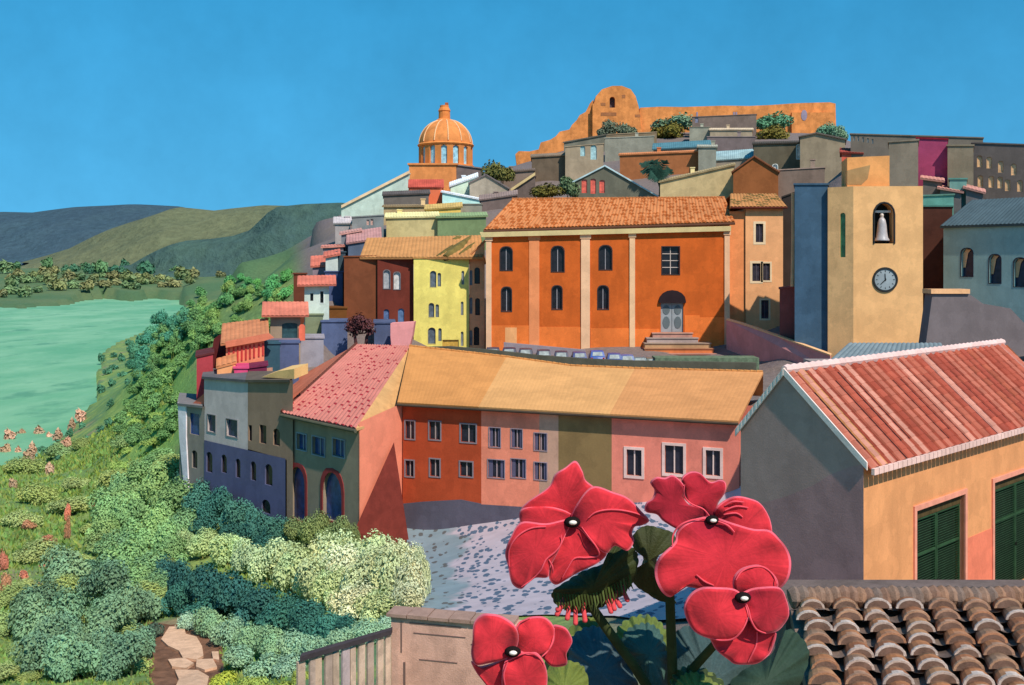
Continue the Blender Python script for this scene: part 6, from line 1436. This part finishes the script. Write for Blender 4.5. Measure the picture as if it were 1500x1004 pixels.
def petal(flower, pts, ctr, d0, attach=None, cup=.03, ruf=.006, k=7, seed=0, tone=0., tilt=(0, 0)):
    """one curved petal: outline at its own distance, belly swelling to the eye, rim curling away, thickness behind"""
    ol = smoothpoly(pts); c = Vector(ctr); at = Vector(attach or ctr); nR = 12; n = len(ol); rnd = random.Random(seed)
    ph = rnd.uniform(0, 6); S_ = max((o-c).length for o in ol)
    rows = []; cols = []
    for j in range(nR+1):
        r = [0.0, .12, .25, .38, .5, .62, .73, .83, .9, .945, .965, .985, 1][j]; row = []; cr = []
        for i, o in enumerate(ol):
            q = c+(o-c)*r; dist = (q-at).length/(S_*1.6)
            off = -.5*cup*math.sin(min(1, dist)*math.pi*.85)+ruf*.75*r**4*math.sin(k*i*2*math.pi/n+ph)+tilt[0]*(q.x-c.x)/S_+tilt[1]*(q.y-c.y)/S_+.004*max(0, r-.9)/.1
            row.append(P(q.x, q.y, d0+off)); cr.append(dist)
        rows.append(row); cols.append(cr)
    mb = MB(); st = [1+rnd.gauss(0, .055) for _ in range(n+1)]
    def cf(j, i):
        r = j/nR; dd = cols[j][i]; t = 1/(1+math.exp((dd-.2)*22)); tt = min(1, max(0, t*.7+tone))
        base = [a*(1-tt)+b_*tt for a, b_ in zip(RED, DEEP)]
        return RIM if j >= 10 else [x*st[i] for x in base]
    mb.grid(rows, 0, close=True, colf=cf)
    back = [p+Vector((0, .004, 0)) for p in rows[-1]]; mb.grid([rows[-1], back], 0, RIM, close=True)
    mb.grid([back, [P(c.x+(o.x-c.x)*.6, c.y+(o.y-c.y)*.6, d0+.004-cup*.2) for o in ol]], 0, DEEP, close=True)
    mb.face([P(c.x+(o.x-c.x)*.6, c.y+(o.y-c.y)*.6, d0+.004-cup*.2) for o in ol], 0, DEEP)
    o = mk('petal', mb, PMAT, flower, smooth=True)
    return rows
def surf(rows_l, x, y):
    best = None
    for rows in rows_l:
        for r in rows:
            for p in r:
                px = 750+p.x*F/p.y; py = HY+(H-p.z)*F/p.y; q = (px-x)**2+(py-y)**2
                if best is None or q < best[0]-4 or (q < best[0]+30 and p.y < best[1]): best = (min(q, best[0]) if best else q, p.y)
    return best[1]
def veins(flower, rows_l, lines, r=.0011):
    for ln in lines:
        vb = MB()
        ln = [Vector(q) for q in ln]; pts = []
        for i in range(len(ln)-1):
            p0, p1, p2, p3 = ln[max(0, i-1)], ln[i], ln[i+1], ln[min(len(ln)-1, i+2)]
            for j in range(5):
                t = j/5; q = .5*((2*p1)+(p2-p0)*t+(2*p0-5*p1+4*p2-p3)*t*t+(3*p1-p0-3*p2+p3)*t**3); pts.append(q)
        pts.append(ln[-1]); ds = [surf(rows_l, q.x, q.y) for q in pts]
        ds = [sum(ds[max(0, i-2):i+3])/len(ds[max(0, i-2):i+3]) for i in range(len(ds))]
        vb.tube([P(q.x, q.y, dd-.001) for q, dd in zip(pts, ds)], [r*(.5+.6*math.sin(math.pi*(i+.6)/(len(pts)+.2))) for i in range(len(pts))], 6)
        mk('petal_vein', vb, mat('f0586c', 'N', var=.1, sc=30, bs=0), flower, smooth=True)

def eye(flower, x, y, d, s=1.0):
    b = MB(); c = P(x, y, d)
    b.lathe((0, 0, 0), [(0, .0), (.0065*s, .001), (.0085*s, .004), (.006*s, .008), (0, .0095)], 16); b.v = [tuple(Vector((c.x+v[0]*1.15+.0, c.y-v[2], c.z+v[1]*.8))) for v in b.v]
    e = mk('flower_eye', b, mat('1a1414', 'N', bs=0), flower, smooth=True)
    b = MB(); b.lathe((0, 0, 0), [(0, .0), (.0034*s, .0005), (.004*s, .002), (.0025*s, .004), (0, .0046)], 12); b.v = [tuple(Vector((c.x+v[0]*1.2+.0005, c.y-.0085-v[2], c.z+v[1]*.7+.001))) for v in b.v]
    mk('stamen', b, mat('f4efec', 'N', bs=0), flower, smooth=True)
def flowerobj(plant, lab):
    o = bpy.data.objects.new('flower', None); COLL.objects.link(o); o.parent = plant; LOC[o] = LOC[plant]; o['label'] = lab; o.empty_display_size = .1; return o
def leafpiece(parent, pts, ctr, d, hx, name='leaf', tilt=(0, 0), cup=.02, seed=0, scal=0., L='N', rimhx=None):
    if scal: 
        ol0 = smoothpoly(pts, 14); ol = []
        for i, o in enumerate(ol0): ol.append(o+(o-Vector(ctr)).normalized()*scal*abs(math.sin(i*.42)))
    else: ol = smoothpoly(pts, 7)
    c = Vector(ctr); S_ = max((o-c).length for o in ol); n = len(ol); rows = []
    for r in (0, .2, .4, .6, .8, .92, 1): rows.append([P(c.x+(o.x-c.x)*r, c.y+(o.y-c.y)*r, d+tilt[0]*(o.x-c.x)*r/S_+tilt[1]*(o.y-c.y)*r/S_+cup*(r*r-.5)+.004*r*r*math.sin(9*i*2*math.pi/n+seed)) for i, o in enumerate(ol)])
    mb = MB(); rnd = random.Random(seed); base = alb(hx, L); rim = alb(rimhx, L) if rimhx else base
    def cf(j, i):
        k = 1+.04*math.sin(9*(i/n)*2*math.pi)+.05*math.sin(31*i/n*6.28); return [x*k for x in (rim if j >= 4 and rimhx and P0y(ol[i % n]) else base)]
    ymid = min(o.y for o in ol)+.35*(max(o.y for o in ol)-min(o.y for o in ol))
    P0y = lambda o: o.y < ymid
    mb.grid(rows, 0, close=True, colf=cf); bk = [p+Vector((0, .002, 0)) for p in rows[-1]]; mb.grid([rows[-1], bk], 0, base, close=True); mb.face(list(reversed(bk)), 0, base)
    return mk(name, mb, vcolmat('leaf_blade', .22, 30, rough=.6, bs=.3), parent, smooth=True)
def stem(parent, pts, rad, hx='3a4428'):
    b = MB(); b.tube(pts, rad, 10); return mk('stem', b, mat(hx, 'N', var=.2, sc=25, bs=.1), parent, smooth=True)

zfl = H-1.55
# ---- first plant: the tall left bloom with its fringed calyx
pA = thing('flowering_plant', 'tall red flower on left with fringed dark green calyx and slanting stem', 'flower', tuple(P(950, 1030, 1.36)*1) )
fa = flowerobj(pA, 'large ruffled red bloom pointing up')
dA = 1.3; cA = (838, 763)
R1 = petal(fa, [(763,752),(772,737),(803,715),(813,696),(828,686),(843,676),(853,690),(858,704),(870,714),(880,724),(866,745),(845,768),(815,775),(785,772)], (825,738), dA+.004, cA, .022, .005, 6, 1, .0)
R2 = petal(fa, [(868,714),(899,722),(921,731),(940,750),(951,763),(940,770),(930,772),(926,782),(929,793),(919,807),(901,800),(888,811),(872,800),(852,778),(836,764),(845,740)], (882,762), dA-.012, cA, .024, .006, 5, 2)
R3 = petal(fa, [(833,764),(852,775),(872,795),(889,810),(876,825),(847,839),(832,848),(814,857),(804,846),(806,825),(812,800),(820,780)], (842,812), dA-.004, cA, .022, .006, 7, 3)
R4 = petal(fa, [(764,766),(800,768),(836,762),(828,785),(818,808),(806,832),(802,846),(784,847),(772,856),(763,863),(750,855),(744,830),(740,810),(748,788)], (784,808), dA-.014, cA, .026, .005, 6, 4, .05)
R5 = petal(fa, [(763,748),(790,742),(825,748),(846,762),(828,776),(795,780),(768,784),(762,768)], (800,763), dA-.002, cA, .02, .004, 5, 5)
RA = [R1, R2, R3, R4, R5]
veins(fa, RA, [[(862,759),(872,751),(890,747),(912,748),(934,753),(948,761)], [(822,784),(822,796),(814,808),(800,820),(792,836),(778,850),(764,860)], [(804,820),(809,830),(810,840)], [(852,772),(862,786),(874,802),(877,814),(860,817),(842,818),(832,832),(824,846)], [(746,830),(746,806),(758,786),(778,774),(800,772)]])
eye(fa, 838, 764, surf(RA, 838, 764)-.002, 1.1)
cal = leafpiece(pA, [(810,868),(832,852),(856,838),(887,826),(892,806),(908,800),(926,804),(934,818),(930,846),(920,862),(908,874),(890,884),(874,892),(858,898),(836,896),(816,886)], (868,862), 1.345, '333d20', 'calyx', (0, .02), .03, 3, 2.0)
for i, (x, y, dx, dy) in enumerate(((822,890,-6,10),(833,894,-2,12),(843,899,0,14),(855,893,2,16),(890,882,5,14),(902,876,6,12),(914,868,5,11),(826,886,-9,7),(897,880,3,12))):
    b = MB(); b.tube([P(x, y-10, 1.345), P(x, y, 1.335), P(x+dx, y+dy, 1.33)], [.0022, .003, .0034], 8); b.lathe(P(x+dx, y+dy, 1.33), [(0, -.0034), (.003, -.002), (.0034, 0), (.003, .002), (0, .0034)], 8)
    mk('bud_tip', b, mat('d8505a', 'N', bs=0), pA, smooth=True)
for i in range(26):                               # pale fringe hairs of the calyx
    a = i/25; x = 815+a*110; y = 884+14*math.sin(a*3.1)-a*26; b = MB(); b.tube([P(x-3, y-16, 1.335), P(x, y, 1.328), P(x+random.uniform(-3, 3), y+random.uniform(4, 9), 1.326)], [.0016, .0011, .0004], 5)
    mk('calyx_hair', b, mat(random.choice(['4a5a2c', '56663a', '3c4824']), 'N', bs=0), pA)
q0 = P(864, 885, 1.35); q1 = P(952, 1012, 1.36)
stem(pA, [q0, q0.lerp(q1, .35), q0.lerp(q1, .7)+Vector((.002, 0, 0)), q1, q1+Vector((.09, .02, -.25)), Vector((q1.x+.14, 1.42, zfl))], [.0062, .0066, .0068, .007, .008, .009])
leafpiece(pA, [(834,945),(850,926),(872,920),(892,930),(906,952),(922,980),(935,1012),(930,1050),(850,1050),(838,990)], (880,985), 1.4, '445a66', 'leaf', (.03, -.05), .03, 5, 3)
leafpiece(pA, [(790,1000),(806,962),(820,936),(838,920),(860,908),(880,906),(884,925),(868,945),(862,975),(872,1010),(850,1050),(790,1050)], (832,985), 1.43, '69783a', 'leaf', (.02, -.06), .03, 6, 3.5, rimhx='58652f')
leafpiece(pA, [(904,940),(910,918),(930,906),(950,904),(968,916),(978,940),(980,980),(976,1040),(955,1040),(946,1000),(930,965)], (950,960), 1.42, '3f5e5c', 'leaf', (0, -.05), .03, 7, 4, rimhx='687a3c')

# ---- second plant: the big double bloom on the upright stem
pC = thing('flowering_plant', 'red plant with two huge overlapping blooms on one thick upright stem at right', 'flower', tuple(P(985, 1030, 1.33)))
fc = flowerobj(pC, 'upper bloom with two upright petals')
dC = 1.26; cC = (1041, 760)
Q1 = petal(fc, [(946,750),(947,738),(956,731),(959,719),(953,708),(962,700),(974,701),(985,697),(995,703),(1003,714),(1001,727),(1010,740),(1028,745),(1040,757),(1024,762),(1004,770),(994,776),(972,764),(962,754)], (985,738), dC-.006, cC, .022, .006, 5, 11, .55)
Q2 = petal(fc, [(1000,712),(1000,700),(1012,692),(1026,694),(1041,707),(1055,704),(1063,708),(1062,722),(1052,738),(1048,758),(1036,756),(1026,745),(1010,738),(1004,727)], (1032,724), dC+.006, cC, .02, .006, 5, 12, .45)
Q3 = petal(fc, [(1044,758),(1050,744),(1064,733),(1080,728),(1098,731),(1114,738),(1126,756),(1131,776),(1130,798),(1108,806),(1076,796),(1052,778)], (1092,768), dC+.002, cC, .026, .005, 6, 13)
Q4 = petal(fc, [(1044,758),(1024,760),(1004,768),(992,780),(988,796),(968,816),(960,832),(961,850),(970,868),(982,875),(994,866),(1006,860),(1030,866),(1060,880),(1110,880),(1136,868),(1154,850),(1159,826),(1154,806),(1142,790),(1128,778),(1104,776),(1076,768)], (1064,820), dC-.02, cC, .04, .006, 8, 14)
RC = [Q1, Q2, Q3, Q4]
veins(fc, RC, [[(1003,710),(1002,726),(1012,738),(1030,746),(1040,757)], [(1034,760),(1014,762),(996,770),(986,784),(985,800)], [(1062,748),(1078,742),(1096,744)], [(1060,754),(1078,752),(1088,758)], [(1052,764),(1066,770),(1076,780)], [(1062,741),(1074,735),(1090,736)], [(1020,842),(1032,852),(1046,858)]])
eye(fc, 1042, 761, surf(RC, 1042, 761)-.003, .9)
fd_ = flowerobj(pC, 'lower round bloom hanging in front of the upper one')
dD = 1.185; cD = (1087, 873)
D1 = petal(fd_, [(1078,872),(1074,854),(1080,840),(1092,832),(1112,829),(1130,838),(1140,854),(1134,872),(1110,880),(1090,876)], (1108,856), dD+.008, cD, .02, .003, 4, 21, .1)
D3 = petal(fd_, [(1088,873),(1075,864),(1052,862),(1030,862),(1014,870),(1003,888),(1006,908),(1018,926),(1040,936),(1066,939),(1086,926),(1096,906),(1094,888)], (1050,900), dD-.008, cD, .03, .004, 5, 22)
D4 = petal(fd_, [(1040,932),(1046,948),(1054,957),(1066,966),(1076,973),(1094,974),(1110,972),(1124,962),(1132,950),(1137,926),(1118,918),(1096,908),(1078,930),(1058,936)], (1092,944), dD+.008, (1094,900), .02, .006, 6, 23, .2)
D2 = petal(fd_, [(1086,874),(1096,866),(1112,862),(1142,862),(1152,878),(1156,900),(1148,916),(1136,926),(1116,928),(1106,918),(1098,906),(1094,890)], (1124,896), dD-.004, cD, .028, .004, 5, 24, .4)
RD = [D1, D2, D3, D4]
veins(fd_, RD, [[(1078,850),(1086,838),(1100,831),(1118,831),(1132,842),(1138,856)], [(1090,878),(1096,892),(1100,908),(1108,922),(1122,928)], [(1095,905),(1088,922),(1074,936),(1054,938),(1040,934)], [(1109,926),(1108,944),(1102,958),(1096,970)], [(1136,928),(1130,948)]])
eye(fd_, 1087, 874, surf(RD, 1087, 874)-.003, 1.0)
s0 = P(981, 866, 1.3); s1 = P(986, 1012, 1.33); stem(pC, [P(1040, 790, 1.29), P(1000, 835, 1.3), s0, s0.lerp(s1, .5), s1, s1+Vector((.01, 0, -.25)), Vector((s1.x+.02, 1.36, zfl))], [.004, .0055, .0062, .0066, .007, .008, .009])
stem(pC, [P(1090, 880, 1.2), P(1060, 930, 1.26), P(1010, 985, 1.32), P(992, 1020, 1.33)], [.004, .005, .006, .006])
leafpiece(pC, [(926,790),(936,776),(950,771),(970,776),(986,782),(990,798),(978,806),(966,812),(960,830),(962,856),(982,874),(990,884),(966,880),(946,868),(930,856),(925,838),(940,828),(942,815),(930,806)], (950,822), 1.37, '3a4124', 'leaf', (0, .01), .02, 9, .8)
leafpiece(pC, [(988,945),(996,924),(1020,918),(1050,930),(1086,950),(1104,985),(1100,1050),(990,1050)], (1040,1000), 1.38, '3a5054', 'leaf', (.02, -.05), .03, 10, 2)
leafpiece(pC, [(1070,1005),(1096,980),(1128,962),(1150,926),(1168,930),(1184,955),(1176,990),(1150,1030),(1080,1050)], (1122,1000), 1.35, '2e4236', 'leaf', (.02, -.05), .03, 11, 2)
leafpiece(pC, [(984,1006),(990,990),(1004,980),(1022,980),(1044,990),(1062,1010),(1060,1050),(984,1050)], (1020,1018), 1.28, '6c7a3e', 'leaf', (0, -.04), .02, 12, 4, rimhx='3d4a2a')

# ---- third plant: the low bloom at the left
pE = thing('flowering_plant', 'low red bloom in front of the beige block wall at lower left', 'flower', tuple(P(790, 1030, 1.25)))
fe = flowerobj(pE, 'low open bloom'); dE = 1.18; cE = (752, 953)
E3 = petal(fe, [(806,925),(812,917),(828,921),(836,932),(838,942),(830,958),(830,974),(810,977),(798,968),(792,958),(804,946)], (816,946), dE+.012, cE, .016, .005, 4, 31, .35)
E2 = petal(fe, [(752,952),(756,934),(758,918),(768,909),(780,905),(798,906),(811,919),(812,938),(804,952),(790,962),(770,962)], (784,934), dE+.004, cE, .024, .004, 5, 32)
E1 = petal(fe, [(754,954),(740,966),(716,972),(696,974),(690,958),(692,938),(694,914),(705,902),(720,901),(736,905),(754,918),(760,936)], (722,938), dE-.008, cE, .028, .005, 5, 33)
E4 = petal(fe, [(752,952),(770,958),(786,958),(797,972),(802,992),(798,1014),(780,1030),(750,1030),(736,1010),(736,984),(742,964)], (770,992), dE-.012, cE, .026, .004, 5, 34)
E5 = petal(fe, [(690,970),(700,978),(720,974),(744,966),(742,988),(738,1012),(724,1022),(712,1004),(698,986)], (722,990), dE, cE, .02, .004, 4, 35, .1)
RE = [E1, E2, E3, E4, E5]
veins(fe, RE, [[(812,920),(810,938),(804,952),(794,962)], [(740,970),(752,964),(770,957),(786,960),(796,972)], [(740,1004),(738,988),(744,970)], [(756,920),(762,912),(776,906)]])
eye(fe, 751, 953, surf(RE, 751, 953)-.003, 1.0)
stem(pE, [P(760, 960, 1.2), P(780, 1000, 1.23), P(800, 1040, 1.25), P(840, 1200, 1.3), Vector((.12, 1.34, zfl))], [.004, .005, .006, .007, .008])
leafpiece(pE, [(806,1040),(790,1010),(800,985),(822,972),(846,974),(858,990),(860,1040)], (826,1010), 1.3, '6b7a3a', 'leaf', (0, -.03), .02, 14, 3)

# ================================================================ LIGHT, SKY, CAMERA
EL = math.radians(50)     # towards the sun: right, behind the viewer
tosun = Vector((.52, -.854, 0)).normalized()*math.cos(EL)+Vector((0, 0, math.sin(EL)))
ld = bpy.data.lights.new('sun', 'SUN'); ld.energy = 3.7; ld.angle = math.radians(.5); ld.color = (1, .95, .86)
lo = bpy.data.objects.new('sun', ld); COLL.objects.link(lo); lo.rotation_euler = (-tosun).to_track_quat('-Z', 'Y').to_euler(); lo.location = (30, -30, 120)
w = bpy.data.worlds.new('World'); S.world = w; w.use_nodes = True; nt = w.node_tree; nt.nodes.clear()
out = nt.nodes.new('ShaderNodeOutputWorld'); bg = nt.nodes.new('ShaderNodeBackground'); nt.links.new(bg.outputs[0], out.inputs[0]); bg.inputs[1].default_value = SKY_STR
sk = nt.nodes.new('ShaderNodeTexSky'); sk.sky_type = 'NISHITA'; sk.sun_disc = False; sk.sun_elevation = EL; sk.sun_rotation = math.atan2(tosun.x, tosun.y); sk.altitude = 300; sk.air_density = 1.0; sk.dust_density = .3; sk.ozone_density = 3.0
tc = nt.nodes.new('ShaderNodeTexCoord'); ad = nt.nodes.new('ShaderNodeVectorMath'); ad.operation = 'MULTIPLY_ADD'; ad.inputs[1].default_value = (1, 1, .3); ad.inputs[2].default_value = (0, 0, .2); nt.links.new(tc.outputs['Generated'], ad.inputs[0])
no = nt.nodes.new('ShaderNodeVectorMath'); no.operation = 'NORMALIZE'; nt.links.new(ad.outputs[0], no.inputs[0]); nt.links.new(no.outputs[0], sk.inputs[0])
hs = nt.nodes.new('ShaderNodeHueSaturation'); hs.inputs['Saturation'].default_value = SKY_SAT; hs.inputs['Hue'].default_value = SKY_HUE; hs.inputs['Value'].default_value = 1
nt.links.new(sk.outputs[0], hs.inputs['Color'])
nz = noise(nt, tc.outputs['Generated'], 3.5, 5, .6); sc_ = nt.nodes.new('ShaderNodeVectorMath'); sc_.operation = 'SCALE'; nt.links.new(hs.outputs[0], sc_.inputs[0]); nt.links.new(mth(nt, 'ADD', ramp(nt, nz, .95, 1.05), ramp(nt, noise(nt, tc.outputs['Generated'], 14, 5, .7), -.05, .05)), sc_.inputs['Scale'])
nt.links.new(sc_.outputs[0], bg.inputs[0])
cd = bpy.data.cameras.new('camera'); cam = bpy.data.objects.new('camera', cd); COLL.objects.link(cam); cam.location = (0, 0, H); cam.rotation_euler = (math.pi/2, 0, 0)
cd.sensor_width = 36; cd.lens = F/1500*36; cd.shift_y = -(502-HY)/1500; cd.clip_start = .05; cd.clip_end = 30000; S.camera = cam
S.view_settings.view_transform = 'Standard'; S.view_settings.look = 'None'; S.view_settings.exposure = EXPO; S.view_settings.gamma = 1
